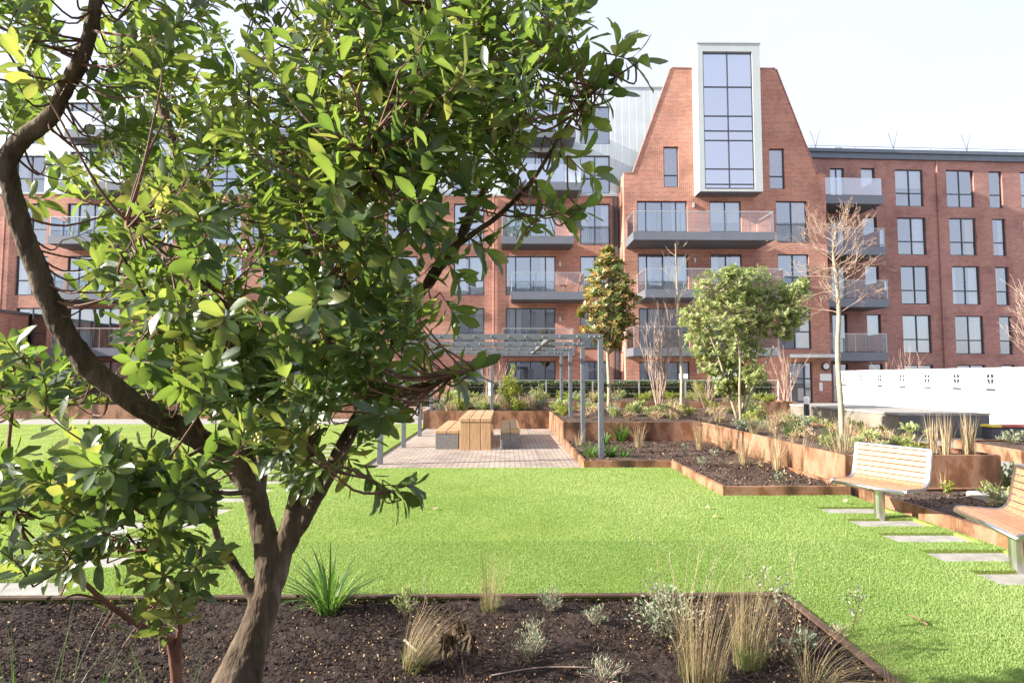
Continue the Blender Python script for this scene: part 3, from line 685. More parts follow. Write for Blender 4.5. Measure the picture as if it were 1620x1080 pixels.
# planters: each a thing of corten plates with soil; polyline of plates in plan
def planter(name, label, poly, z, soil_z, closed=True, th=.02, seam=1.9, plates=None, mat='corten'):
    xs = [p[0] for p in poly]; ys = [p[1] for p in poly]
    t = thing(name, label, 'planter', (sum(xs)/len(xs), sum(ys)/len(ys), 0))
    n = len(poly); ar = sum(poly[i][0]*poly[(i+1)%n][1]-poly[(i+1)%n][0]*poly[i][1] for i in range(n)); sg = 1 if ar > 0 else -1
    for i in (plates if plates is not None else range(n)):
        a = Vector((*poly[i], 0)); b = Vector((*poly[(i+1)%n], 0)); d = b-a; L = d.length; d.normalize(); nn = Vector((-d.y, d.x, 0))*sg
        k = max(1, round(L/seam)); mb = MB()
        for j in range(k):
            s0 = L*j/k + (.003 if j else 0); s1 = L*(j+1)/k - (.003 if j < k-1 else 0)
            c = a + d*((s0+s1)/2) + nn*(th/2) + Vector((0,0,(z-.05)/2)); mb.obox(c, d*((s1-s0)/2 - (th*.5 if False else 0)), nn*(th/2 + R.uniform(-.0015,.0015)), (0,0,(z+.05)/2))
            c2 = a + d*((s0+s1)/2) + nn*.03 + Vector((0,0,z-.006)); mb.obox(c2, d*((s1-s0)/2-.012), nn*.024, (0,0,.0075))
        mb.build('steel_edge', M[mat], t, world=True)
    return t
def soil_patch(t, poly, z, step=.12, amp=.035, edge=.03, mat='soil_lit'):
    xs = [p[0] for p in poly]; ys = [p[1] for p in poly]; x0, x1, y0, y1 = min(xs), max(xs), min(ys), max(ys)
    def ins(x, y):
        c = False; n = len(poly)
        for i in range(n):
            (ax, ay), (bx, by) = poly[i], poly[(i+1)%n]
            if (ay > y) != (by > y) and x < (bx-ax)*(y-ay)/(by-ay)+ax: c = not c
        return c
    mb = MB(); nx = int((x1-x0)/step)+1; ny = int((y1-y0)/step)+1; idx = {}
    for j in range(ny+1):
        for i in range(nx+1):
            x = x0+(x1-x0)*i/nx; y = y0+(y1-y0)*j/ny
            h = amp*(math.sin(x*3.1+y*1.7)+math.sin(x*7.7-y*5.3)*.5+math.sin(y*9.1+x*2.9)*.4)*.4 + R.gauss(0, amp*.32)
            if not ins(x, y):
                best = None
                for e in range(len(poly)):
                    a_ = Vector(poly[e]); b_ = Vector(poly[(e+1)%len(poly)]); d_ = b_-a_; f_ = max(0, min(1, (Vector((x,y))-a_).dot(d_)/d_.dot(d_))); q_ = a_+d_*f_; dd_ = (q_-Vector((x,y))).length
                    if best is None or dd_ < best[0]: best = (dd_, q_)
                x, y = best[1]; h = min(h, 0)
            idx[(i,j)] = len(mb.v); mb.v.append((x, y, z+h)); mb.t.append(.5)
    for j in range(ny):
        for i in range(nx):
            cx = x0+(x1-x0)*(i+.5)/nx; cy = y0+(y1-y0)*(j+.5)/ny
            if ins(cx, cy): mb.f.append((idx[(i,j)], idx[(i+1,j)], idx[(i+1,j+1)], idx[(i,j+1)]))
    mb.build('soil', M[mat], t, world=True, smooth=True); return ins
FZ, HZ, UZ = .175, .58, .74
near_poly = [(-7.0,-1.2),(BX,-1.2),(BX,BY),(-7.0,BY)]
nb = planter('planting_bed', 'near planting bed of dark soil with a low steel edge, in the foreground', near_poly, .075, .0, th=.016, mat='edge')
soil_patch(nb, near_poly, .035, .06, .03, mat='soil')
fr_poly = [(1.43,PY0),(3.02,PY0),(3.02,8.2),(LX,8.2),(LX,14.38),(1.43,14.38)]
fb = planter('planting_bed', 'low stepped steel edged bed of dark soil between the pergola and the lawn', fr_poly, FZ, .13, plates=(0,1,2,3,5))
soil_patch(fb, fr_poly, FZ-.045, .09, .03)
hi_poly = [(PX0,19.05),(1.43,19.05),(1.43,14.4),(4.82,14.4),(4.82,8.35),(7.05,8.35),(7.05,9.8),(7.6,15.5),(7.6,21.9),(PX0,21.9)]
hb = planter('raised_bed', 'tall rusty steel raised bed that wraps behind the pergola and up to the nearer bench', hi_poly, HZ, .54, plates=(0,1,2,3,4,5,6,7,9))
soil_patch(hb, hi_poly, HZ-.05, .2, .04)
lo_poly = [(7.66,11.2),(9.4,13.6),(11.0,16.3),(10.72,21.8),(7.66,21.8)]
lob = planter('planting_bed', 'low planting strip between the tall steel bed and the concrete platform', lo_poly, .14, .1, plates=(0,1)); soil_patch(lob, lo_poly, .10, .2, .04)
up_poly = [(PX0,22.1),(11.0,22.1),(11.0,27.2),(PX0,27.2)]
ub = planter('raised_bed', 'farthest steel raised bed with yellow green ground cover, just before the hedge', up_poly, UZ, .7, plates=(0,1,3))
soil_patch(ub, up_poly, UZ-.05, .35, .04)
rt_poly = [(LX+.05,1.0),(7.6,1.0),(7.6,8.1),(LX+.05,8.1)]
rbd = planter('planting_bed', 'low steel edged bed of dark soil behind the two slatted benches', rt_poly, FZ, .13, plates=(2,3))
soil_patch(rbd, rt_poly, FZ-.045, .1, .03)
mb = MB(); mb.bbox(6.05, 6.95, 7.25, 7.75, FZ-.05, FZ+.03, .01); tag(mb.build('stone_slab', M['stone']), 'pale flat stone slab lying on the soil behind the nearer bench', 'slab')
fp_poly = [(10.2,11.6),(18,11.2),(18,13.2),(10.4,13.6)]
fpb = planter('planting_bed', 'low steel planter on the paving at the right, beyond the benches', fp_poly, .24, .2, plates=(0,1,2,3)); soil_patch(fpb, fp_poly, .2, .25)
lp_poly = [(-26,23.8),(PX0-3.2,23.8),(PX0-3.2,26.6),(-26,26.6)]
lpb = planter('raised_bed', 'long rusty steel raised bed across the path at the far left', lp_poly, .55, .5, plates=(0,1,3)); soil_patch(lpb, lp_poly, .5, .4)

# stepping stones set in the grass
sts = []
def stone_mesh(w_, d_): mb = MB(); mb.bbox(-w_/2, w_/2, -d_/2, d_/2, -.03, .0, .004); return mb
st0 = None
ords = ['farthest', 'second farthest', 'third farthest', 'fourth farthest', 'fifth farthest', 'sixth farthest', 'seventh farthest', 'eighth farthest']
for k, y in enumerate([7.32, 6.70, 6.08, 5.46, 4.87, 4.27]):
    wd = .80; x = 4.33
    if st0 is None: st0 = stone_mesh(wd, .33).build('stepping_stone', M['stone']); o = st0
    else: o = dup(st0, (0,0,0))
    o.location = (x, y, 0); o.rotation_euler = (0,0,rad(R.uniform(-1,1)))
    tag(o, 'pale rectangular stepping stone in the grass by the benches, %s of its row' % ords[k], 'stepping stone', 'stepping stones beside the benches'); sts.append((x, y, wd, .33))
for k in range(24):
    y = 4.75 + k*.66; x = -3.85+R.uniform(-.03,.03)
    o = dup(st0, (x, y, 0)); o.scale = (1.15, 1.05, 1)
    tag(o, 'pale stepping stone in the lawn left of the pergola', 'stepping stone', 'stepping stones left of the pergola'); sts.append((x, y, .92, .35))

LZ = .052
def lawn_mesh():
    outer = [(-24,BY-.02),(BX+.02,BY-.02),(BX+.02,-3),(LX,-3),(LX,8.2),(3.02,8.2),(3.02,PY0),(PX0,PY0),(PX0,20.6),(-24,20.6)]
    loops = [[Vector((x, y, 0)) for x, y in outer]]
    for (x, y, w_, d_) in sts:
        if y+d_/2 > 20.5: continue
        k = .012; jag = [Vector((x-w_/2-k, y-d_/2-k, 0)), Vector((x-w_/2-k, y+d_/2+k, 0)), Vector((x+w_/2+k, y+d_/2+k, 0)), Vector((x+w_/2+k, y-d_/2-k, 0))]
        loops.append(jag)
    flat = [p for l in loops for p in l]; mb = MB(); fs = []
    for t in tessellate_polygon(loops):
        a, b, c = (flat[i] for i in t); fs.append(t if (b-a).cross(c-a).z > 0 else (t[0], t[2], t[1]))
    mb.add([(p.x, p.y, LZ) for p in flat], fs)
    for l in loops:
        for i in range(len(l)):
            p, q = l[i], l[(i+1)%len(l)]; mb.quad((p.x,p.y,-.03),(q.x,q.y,-.03),(q.x,q.y,LZ),(p.x,p.y,LZ))
    return struct(mb.build('lawn', M['lawn']))
lawn_mesh()

# ================================================================== PERGOLA
pgx0, pgx1 = -2.40, 1.87; pys = [11.46, 14.10, 16.74, 19.38]; pz = 2.52
pg = thing('pergola', 'grey steel pergola standing over the paved terrace with the picnic table', 'pergola', ((pgx0+pgx1)/2, 15.4, 0))
hw = .05
for y in pys:
    for x in (pgx0, pgx1):
        mb = MB(); mb.bbox(x-hw, x+hw, y-hw, y+hw, -.02, pz-.105, .006)
        for zz in (.5, .95, 1.4, 1.85): mb.ball((x, y-hw-.002, zz), .012)
        mb.build('post', M['pergola'], pg, world=True)
    mb = MB(); mb.bbox(pgx0-hw, pgx1+hw, y-hw*.8, y+hw*.8, pz-.103, pz, .006)
    mb.build('cross_beam', M['pergola'], pg, world=True)
    for bx_ in [pgx0+.12+(pgx1-pgx0-.24)*i/12 for i in range(13)]+[pgx0+.02, pgx1-.02, pgx1-.22]:
        mb = MB(); mb.ball((bx_, y-hw*.8-.004, pz-.05), .018); mb.build('bolt', M['steel'], pg, world=True)
x = -.42; mb = MB(); mb.bbox(x-hw, x+hw, pys[3]-hw, pys[3]+hw, -.02, pz-.105, .006); mb.build('post', M['pergola'], pg, world=True)
for x in (.92,):
    mb = MB()
    for i in range(3): mb.bbox(x-.05, x+.05, pys[i]+.042, pys[i+1]-.042, pz-.09, pz-.01, .005)
    mb.build('joist', M['pergola'], pg, world=True)
mb = MB()
for x in (pgx1+.0, pgx0+.0):
    for zz in (1.4, 1.85, 2.2): mb.tube([(x+.052, pys[0], zz), (x+.052, pys[3], zz)], .004, 4)
for i in range(7):
    xx = pgx0+.4+(pgx1-pgx0-.8)*i/6; mb.tube([(xx, pys[0], pz+.012), (xx, pys[3], pz+.012)], .004, 4)
mb.build('cable', M['steel'], pg, world=True)

# ================================================================== TABLE AND BENCHES ON THE TERRACE
tx0, tx1, ty0, ty1 = -1.045, -.305, 13.6, 16.9
tb = thing('picnic_table', 'long thick timber slab table with planked ends under the pergola', 'table', ((tx0+tx1)/2, (ty0+ty1)/2, .012))
def planks(name, x0, x1, y0, y1, z0, z1, n, parent, mat, g=.012):
    mb = MB(); w_ = (x1-x0-g*(n-1))/n
    for i in range(n): a = x0+i*(w_+g); mb.bbox(a, a+w_, y0, y1, z0, z1, .008)
    return mb.build(name, mat, parent, world=True)
planks('table_top', tx0, tx1, ty0, ty1, .655, .735, 3, tb, M['wood_t'])
planks('end_panel', tx0+.012, tx1-.012, ty0+.012, ty0+.10, .012, .652, 3, tb, M['wood_t'])
planks('end_panel', tx0+.012, tx1-.012, ty1-.10, ty1-.012, .012, .652, 3, tb, M['wood_t'])
for (x0, x1, y0, y1, lab) in ((-1.62, -1.06, 13.75, 16.95, 'low timber bench on grey stone blocks, left of the picnic table'), (-.10, .36, 13.85, 17.0, 'low stone bench with a partly timbered seat, right of the picnic table')):
    b = thing('block_bench', lab, 'bench', ((x0+x1)/2, (y0+y1)/2, .012))
    xo = -.012 if x0 < -1 else 0
    if x0 < -1: planks('seat', x0, x1, y0, y1, .375, .445, 2, b, M['wood_t'], .014)
    else:
        planks('seat', x0, x1, y0+.42, y1, .375, .445, 2, b, M['wood_t'], .014); planks('seat', x0, x1, y0, y0+.05, .375, .445, 2, b, M['wood_t'], .014)
        mb = MB(); mb.bbox(x0, x0+.21, y0+.06, y0+.41, .375, .44, .006); mb.build('steel_panel', M['steel'], b, world=True)
        mb = MB(); mb.bbox(x0+.23, x1, y0+.06, y0+.41, .375, .425, .01); mb.build('planted_panel', M['lawn'], b, world=True)
    for yy in (y0+.005, y1-.42):
        planks('stone_block', x0+.01, x1-.01, yy, yy+.40, .012, .372, 1 if x0 < -1 else 2, b, M['granite'], .006)
    mb = MB(); mb.bbox(x0+.06, x1-.06, y0+.41, y1-.43, .12, .37, .01); mb.build('beam', M['wood_t'], b, world=True)

# ================================================================== SLATTED BENCHES ON A PEDESTAL
def slat_bench(label, loc, rz, L):
    t = thing('slatted_bench', label, 'bench', loc, rz, 'slatted benches along the bed')
    # local: length along x, seat front at -y, back at +y
    prof = spline([(-.245,.425),(-.22,.45),(-.10,.447),(.03,.440),(.12,.45),(.175,.49),(.205,.56),(.235,.70),(.262,.83),(.268,.865)], 8)
    arc = [0]; 
    for a, b in zip(prof, prof[1:]): arc.append(arc[-1]+float(np.hypot(*(b-a))))
    def at(s):
        for i in range(len(arc)-1):
            if s <= arc[i+1]: k = (s-arc[i])/(arc[i+1]-arc[i]+1e-9); return prof[i]+(prof[i+1]-prof[i])*k
        return prof[-1]
    tot = arc[-1]; sw = .051; gp = .011; seat = MB(); back = MB(); s = .018
    while s+sw < tot-.012:
        p = at(s); q = at(s+sw); d = (q-p)/np.linalg.norm(q-p); nn = np.array([-d[1], d[0]]); c = (p+q)/2
        m = seat if s < .46 else back
        m.obox((0, c[0], c[1]), (L/2-.022, 0, 0), (0, d[0]*sw/2, d[1]*sw/2), (0, nn[0]*.011, nn[1]*.011)); s += sw+gp
    seat.build('seat', M['wood_b'], t); back.build('backrest', M['wood_b'], t)
    for sx in (-1, 1):
        mb = MB(); n = len(prof); vs = []
        for i, p in enumerate(prof):
            d = prof[min(i+1,n-1)]-prof[max(i-1,0)]; d /= np.linalg.norm(d); nn = np.array([-d[1], d[0]])
            for (ox, on) in ((-.02,-.02),(.02,-.02),(.02,.017),(-.02,.017)): vs.append((sx*(L/2)+ox, p[0]+nn[0]*on, p[1]+nn[1]*on))
        fs = [(4*i+k, 4*i+(k+1)%4, 4*i+4+(k+1)%4, 4*i+4+k) for i in range(n-1) for k in range(4)] + [(3,2,1,0), (4*n-4,4*n-3,4*n-2,4*n-1)]
        mb.add(vs, fs); mb.build('side_rail', M['steel'], t)
    mb = MB(); mb.tube([(-L/2,-.25,.425),(L/2,-.25,.425)], .022, 10); mb.build('edge_rail', M['steel'], t, smooth=True); mb = MB(); mb.tube([(-L/2,.268,.862),(L/2,.268,.862)], .018, 10); mb.build('edge_rail', M['steel'], t)
    mb = MB(); mb.tube([(0,-.02,-.02),(0,-.02,.395)], .056, 20); mb.tube([(0,-.02,.396),(0,-.02,.41)], .10, 20); mb.tube([(-L/2+.02,-.05,.412),(L/2-.02,-.05,.412)], .014, 6); mb.tube([(-L/2+.02,.06,.412),(L/2-.02,.06,.412)], .014, 6)
    mb.build('pedestal', M['steel'], t, smooth=False)
    return t
def face(ax, ay): return math.atan2(ay, ax)
slat_bench('slatted timber bench on a steel post, seen whole in front of the tall steel bed', (4.40, 6.93, 0), face(.45,-.893), .84)
slat_bench('slatted timber bench on a steel post, cut off by the right edge of the photo', (4.41, 5.08, 0), face(-.27,-.963), 1.05)
# far timber bench by the hedge, behind the pergola
fbn = thing('timber_bench', 'small red brown timber bench on the path behind the pergola', 'bench', (-3.9, 23.4, 0.01))
mb = MB()
for i in range(4): mb.box(-.75, .75, -.22+i*.115, -.12+i*.115, .42, .46)
mb.build('seat', M['wood_b'], fbn)
mb = MB()
for x in (-.6, .6): mb.box(x-.04, x+.04, -.2, .2, 0, .418)
mb.build('leg', M['under'], fbn)

# ================================================================== GRASS
rg = np.random.default_rng(5)
def grass_field():
    xs = []; ys = []
    def region(x0, x1, y0, y1, n):
        x = rg.uniform(x0, x1, n); y = rg.uniform(y0, y1, n); xs.append(x); ys.append(y)
    region(-5.2, LX-.01, BY+.01, 6.0, 270000); region(-6.6, LX-.01, 6.0, 8.2, 190000); region(-8.2, 3.0, 8.2, PY0-.02, 120000)
    region(-16, PX0-.03, PY0, 20.5, 26000); region(BX+.03, LX-.01, 2.6, BY, 110000); region(-16, -7, 5, PY0, 9000)
    x = np.concatenate(xs); y = np.concatenate(ys); keep = np.ones(len(x), bool)
    for (sx, sy, sw, sd) in sts:
        keep &= ~((np.abs(x-sx) < sw/2+.012) & (np.abs(y-sy) < sd/2+.010))
    x = x[keep]; y = y[keep]; n = len(x)
    patch = np.sin(x*1.3+y*.7)+np.sin(x*3.1-y*2.3)*.6+np.sin(x*7.3+y*6.1)*.4
    h = LZ+rg.uniform(.008, .019, n)*(1+.18*patch)*(1+.02*np.clip(y-4,0,8)); wd = rg.uniform(.0016, .0030, n)*(1+.16*np.clip(y-4,0,14))
    a = rg.uniform(0, 6.283, n); ln = rg.uniform(.1, .9, n)*(h-LZ); dx = np.cos(a)*ln; dy = np.sin(a)*ln; b = rg.uniform(0, 6.283, n)
    bx = np.cos(b)*wd; by = np.sin(b)*wd
    v = np.empty((n, 4, 3)); z0 = LZ-.002
    v[:,0] = np.stack([x-bx, y-by, np.full(n, z0)], 1); v[:,1] = np.stack([x+bx, y+by, np.full(n, z0)], 1)
    v[:,2] = np.stack([x+dx*.45+bx*.8, y+dy*.45+by*.8, LZ+(h-LZ)*.62], 1); v[:,3] = np.stack([x+dx, y+dy, h], 1)
    big_ = np.sin(x*.55+1.1)*np.sin(y*.8+.4)+.6*np.sin(x*1.15-y*.9)
    tone = np.clip(.47+.15*patch+.14*big_+rg.normal(0,.15,n), 0, .93); tone[rg.uniform(0,1,n) < .03] = 1
    me = bpy.data.meshes.new('grass'); me.vertices.add(n*4); me.vertices.foreach_set('co', v.reshape(-1))
    me.loops.add(n*6); me.polygons.add(n*2)
    base = (np.arange(n)*4)[:,None]
    me.loops.foreach_set('vertex_index', (base+np.array([0,1,2,0,2,3])[None]).reshape(-1).astype(np.int32))
    me.polygons.foreach_set('loop_start', np.arange(n*2, dtype=np.int32)*3)
    at = me.attributes.new('tone', 'FLOAT', 'POINT'); at.data.foreach_set('value', np.repeat(tone, 4))
    me.materials.append(M['grass']); me.update(); me.validate()
    o = bpy.data.objects.new('grass', me); C.objects.link(o)
    return tag(o, 'short bright green mown grass covering the lawn', 'grass', kind='stuff')
grass_field()

def mulch(name, label, reg, z, n, sz, lo=0.0):  # lo: paler crumbs to go with the sunlit soil colour
    mb = MB()
    for _ in range(n):
        x = R.uniform(reg[0], reg[1]); y = R.uniform(reg[2], reg[3]); s = sz*R.uniform(.4, 1.5)*(1+max(0, y-4)*.05)
        mb.tone = R.uniform(lo, .80) if R.random() > (.10 if lo == 0 else .05) else R.uniform(.82, 1)
        if mb.tone > .84: s *= .8
        d = rv(); e = d.orthogonal().normalized(); f_ = d.cross(e); c = Vector((x, y, z+R.uniform(.0, .022)))
        k1, k2 = R.uniform(.5, 1.3), R.uniform(.3, .8)
        mb.add([c+d*s*k1, c+e*s*k2, c-d*s*k1, c-e*s*k2, c+f_*s*.5, c-f_*s*.5], [(0,1,4),(1,2,4),(2,3,4),(3,0,4),(1,0,5),(2,1,5),(3,2,5),(0,3,5)])
    o = mb.build(name, M['chip'], None, tone=True); tag(o, label, 'mulch', kind='stuff')
mulch('bark_mulch', 'dark bark crumbs and tan grit scattered over the near planting bed', (-4.6, BX-.04, 2.2, BY-.04), .035, 30000, .010)
mulch('bark_mulch', 'bark crumbs over the soil of the stepped bed by the pergola', (1.5, 4.75, PY0+.05, 14.3), .13, 1500, .018, .55)
mulch('bark_mulch', 'bark crumbs over the soil at the front corner of the stepped bed', (3.06, 4.76, 8.24, PY0+.05), .13, 1700, .018, .5)
mulch('bark_mulch', 'bark crumbs over the soil behind the slatted benches', (LX+.1, 7.5, 4.2, 8.0), .13, 2200, .015, .4)

# ================================================================== PLANT BUILDERS
def tuft(name, label, loc, h, n, spread=.5, mat='straw', W=.006, base=.05, droop=.6, green=0, wind=(0,0), group=None, cat='grass tuft', upright=.0, seg=3):
    t = thing(name, label, cat, loc, 0, group)
    def blades(n, h, spread, W, droop):
        mb = MB()
        for _ in range(n):
            a = R.uniform(0, 6.283); r = base*math.sqrt(R.random()); sp = spread*R.random()**(.7+upright)
            d = Vector((math.cos(a)*sp+wind[0], math.sin(a)*sp+wind[1], 1)); mb.tone = R.random()
            mb.blade(Vector((math.cos(a)*r, math.sin(a)*r, -.01)), d, h*R.uniform(.55, 1.1), W*R.uniform(.6, 1.2), droop*R.uniform(.3, 1.2), seg)
        return mb
    blades(n, h, spread, W, droop).build('blades', M[mat], t, tone=True)
    if green: blades(green, h*.42, spread*1.4, W*1.25, droop*1.3).build('green_blades', M['strap'], t, tone=True)
    return t
def bush(name, label, loc, rx_, rz_, n, leaf, mat, stems=6, wood='bark_pink', group=None, cat='shrub', lw_=.4, z0=0.0, seg=2, up=.5):
    t = thing(name, label, cat, loc, 0, group); mb = MB(); wd = MB(); tips = []
    for k in range(stems):
        a = R.uniform(0, 6.283); rr = rx_*math.sqrt(R.random())*.9; tip = Vector((math.cos(a)*rr, math.sin(a)*rr, z0+rz_*R.uniform(.6, 1.0)*math.sqrt(max(.15, 1-(rr/rx_)**2))))
        mid = tip*.5+Vector((0,0,rz_*.08)); pts = spline([(0,0,-.02), tuple(mid), tuple(tip)], 4); wd.tube(pts, [.012*rz_*(1-.7*i/(len(pts)-1))+.0015 for i in range(len(pts))], 4); tips.append(pts)
    for _ in range(n):
        pts = R.choice(tips); k = R.uniform(.25, 1.0); p = Vector(pts[min(len(pts)-1, int(k*(len(pts)-1)))]) + rv()*rx_*.16
        o = Vector((p.x, p.y, max(.02, p.z*.5))).normalized(); d = (o*.7+rv()*.8+Vector((0,0,up))).normalized(); mb.tone = min(1, max(0, R.gauss(.5,.25)))
        mb.leaf(p, d, (Vector((0,0,1))+rv()*.7), leaf*R.uniform(.6, 1.2), leaf*lw_, seg=seg)
    mb.build('leaves', M[mat], t, tone=True); wd.build('stems', M[wood], t); return t
def branch_tree(wd, p, d, L, r, depth, split=3, spread=.6, up=.25, tips=None, n=5, rmin=.003, twist=.25, shrink=.68):
    pts = [p.copy()]; dd = d.copy(); q = p.copy(); k = 4
    for i in range(k):
        dd = (dd + rv()*twist*.5 + Vector((0,0,up*.15))).normalized(); q = q+dd*(L/k); pts.append(q.copy())
    r1 = max(rmin, r*.55); wd.tube(pts, [r+(r1-r)*i/k for i in range(k+1)], max(3, n), cap=False)
    if depth == 0:
        if tips is not None: tips.append((pts[-1], dd))
        return
    for j in range(split):
        f = R.uniform(.35, 1.0) if j else 1.0; b = pts[min(k, int(round(f*k)))]
        nd = (dd + rv()*spread*(1 if j else .45) + Vector((0,0,up))).normalized()
        branch_tree(wd, b, nd, L*shrink*R.uniform(.75, 1.15), max(rmin, r1*(.9 if j == 0 else .7)), depth-1, split, spread, up, tips, max(3, n-1), rmin, twist, shrink)

# ---------------------------------------------------------------- near bed plants
SZ = .035
def gp(px, py, z=SZ): p = G(px, py, z); return (p.x, p.y, z)
tuft('strap_leaf_clump', 'green strap leaved clump at the near bed edge, right of the big trunk', gp(522,966), .50, 95, .8, 'strap', .024, .08, .8, cat='plant', seg=5)
tuft('feather_grass', 'arching straw grass tuft leaning right, in front of the near strap leaved clump', gp(655,1056), .44, 190, .38, 'straw_near', .0027, .07, .9, 90, (.38,.1), seg=4)
tuft('feather_grass', 'tall pale feathery grass tuft at the near bed edge, right of the strap leaved clump', gp(775,968), .46, 100, .22, 'straw_near', .0026, .06, .3, 50, (.05,.02), seg=4)
tuft('feather_grass', 'upright straw grass tuft at the lower middle of the near bed', gp(1110,1082), .56, 230, .26, 'straw_near', .0028, .12, .25, 30, (.06,.0), seg=4)
tuft('feather_grass', 'upright straw grass tuft with a green base, near the corner of the near bed', gp(1185,1052), .56, 200, .24, 'straw_near', .0028, .09, .25, 110, (.08,.0), seg=4)
tuft('feather_grass', 'sprawling dry grass with long arching blades at the right edge of the near bed', gp(1290,1085), .66, 110, 1.1, 'straw_near', .0028, .08, 1.4, 20, (.35,-.1), seg=5)
tuft('feather_grass', 'thin dry stems standing beyond the right edge of the near bed', (gp(1415,1130,0)[0], gp(1415,1130,0)[1], 0), .40, 34, .25, 'straw_near', .0022, .05, .2, 0, (.03,0), seg=3)
tuft('reed_clump', 'thin green reed stems at the lower left corner of the near bed', (-2.15, 2.75, SZ), .62, 46, .55, 'strap', .0055, .30, .25, cat='reeds', seg=4)
tuft('reed_clump', 'few thin green stems left of the big trunk in the near bed', (-1.55, 2.9, SZ), .5, 18, .5, 'strap', .005, .2, .3, cat='reeds', seg=4)
for (px, py, r, hh, n, lab) in ((845,1040,.15,.24,620,'round grey green lavender mound in the middle of the near bed'), (870,968,.13,.20,420,'grey twiggy lavender at the rear edge of the near bed'),
        (942,990,.10,.15,340,'small pale green lavender near the rear edge of the near bed'), (955,1082,.15,.17,320,'grey green sprig at the lower middle of the near bed'), (1330,1010,.10,.10,80,'small leafy seedling by the right edge of the near bed')):
    bush('lavender', lab, gp(px,py), r, hh, n, .03, 'grey', 16, cat='plant', lw_=.16, seg=1, up=.8)
bush('leafy_perennial', 'straggly grey green perennial behind the upright straw grass in the near bed', gp(1055,1005), .30, .34, 900, .036, 'grey', 22, cat='plant', lw_=.4, seg=1)
bush('leafy_perennial', 'small fresh green perennial at the near bed edge beside the strap leaved clump', gp(640,975), .10, .26, 150, .045, 'shrub_green', 7, cat='plant', lw_=.25, seg=1, up=.9)
bush('leafy_perennial', 'broad leaved green seedling by the corner of the near bed', gp(1262,1030), .13, .16, 90, .05, 'grey', 6, cat='plant', lw_=.6, seg=2)
def spires(label, loc, n, h, sp):
    t = thing('grey_spires', label, 'plant', loc); wd = MB(); lf = MB()
    for _ in range(n):
        a = R.uniform(0, 6.28); b = Vector((math.cos(a)*.05, math.sin(a)*.05, 0)); tip = Vector((R.uniform(-sp,sp), R.uniform(-.12,.12), h*R.uniform(.6,1)))
        pts = spline([tuple(b), tuple((b+tip)*.4+rv()*.05), tuple((b+tip*3)*.25+rv()*.04), tuple(tip)], 4); wd.tube(pts, [.0014-.0009*i/(len(pts)-1) for i in range(len(pts))], 3)
        for k in range(26):
            f = .35+.65*k/26; p = Vector(pts[min(len(pts)-1, int(f*(len(pts)-1)))]); lf.tone = R.random(); lf.leaf(p+rv()*.006, (rv()+Vector((0,0,.6))), rv(), R.uniform(.008,.02), .006, seg=1)
    wd.build('stems', M['straw'], t, tone=True); lf.build('flower_spikes', M['grey'], t, tone=True)['kind'] = 'stuff'
spires('thin grey flower spires rising from the perennial in the near bed', gp(1085,1030), 16, .80, .34)
spires('thin grey spires above the grass at the corner of the near bed', gp(1225,1040), 9, .78, .22)
spires('pair of faint grey spires left of the feathery grass', gp(655,985), 3, .42, .10)
def dark_stem(label, loc, h, mat, leaves, wilt=False):
    t = thing('seedhead_stem', label, 'plant', loc); wd = MB(); lf = MB()
    for k in range(5 if wilt else 1):
        a = R.uniform(0,6.28); d = Vector((math.cos(a)*.25*(1 if wilt else .2), math.sin(a)*.25*(1 if wilt else .2), 1)).normalized(); tips = []
        branch_tree(wd, Vector((math.cos(a)*.02, math.sin(a)*.02, -.01)), d, h*.5, .0035, 1 if wilt else 3, 2 if wilt else 3, .7, .2, tips, 4, .0012)
        for p, dd in tips:
            for _ in range(leaves):
                lf.tone = R.random(); lf.leaf(p+rv()*.01, (Vector((R.gauss(0,.4), R.gauss(0,.4), -1)) if wilt else rv()), rv(), R.uniform(.06,.12) if wilt else R.uniform(.012,.03), .03 if wilt else .012, .5 if wilt else .2, .5, 2)
    wd.build('stems', M['bark'], t); lf.build('leaves', M[mat], t, tone=True)
dark_stem('withered dark brown plant with drooping leaves in the near bed', gp(735,1070), .36, 'wilt', 5, True)
dark_stem('single dark branching stem with small seed heads at the corner of the near bed', gp(1243,1045), .46, 'grey', 4)
dark_stem('thin dark branching weed on the lawn just outside the corner of the near bed', gp(1345,1010,0), .32, 'grey', 3)
mb = MB(); a = G(775,1068,.06); b = G(930,1055,.06); mb.tube(spline([tuple(a), tuple((a+b)/2+Vector((0,.02,.012))), tuple(b)], 5), .0035, 5, wob=.1); tag(mb.build('dry_stick', M['bark_pink']), 'pale dry stick lying on the soil of the near bed', 'stick')
mb = MB(); a = G(1438,972,.075); b = G(1468,988,.075); mb.tube([a, (a+b)/2+Vector((0,0,.012)), b], .006, 5); tag(mb.build('dry_twig', M['straw']), 'small straw coloured twig lying on the lawn', 'twig')
mb = MB(); a = G(640,1012,.05); b = G(660,1030,.05); mb.tube([a, b], .008, 5, wob=.2); tag(mb.build('wood_chip', M['bark_pale']), 'short pale wood chip on the soil of the near bed', 'chip')

# fallen leaves on the lawn
for (px, py, lab) in ((1336,795,'brown fallen leaf on the grass by the bench'), (1115,803,'pale fallen leaf on the grass below the stepped bed'), (1140,817,'white fallen petal on the lawn below the stepped bed'), (690,802,'white speck of a fallen leaf on the lawn left of centre')):
    p = G(px, py, .08); mb = MB(); mb.tone = .6; mb.leaf(p, Vector((R.uniform(-1,1), R.uniform(-1,1), .2)), Vector((0,0,1)), .09, .06, .3, .3); tag(mb.build('fallen_leaf', M['straw'], tone=True), lab, 'leaf')

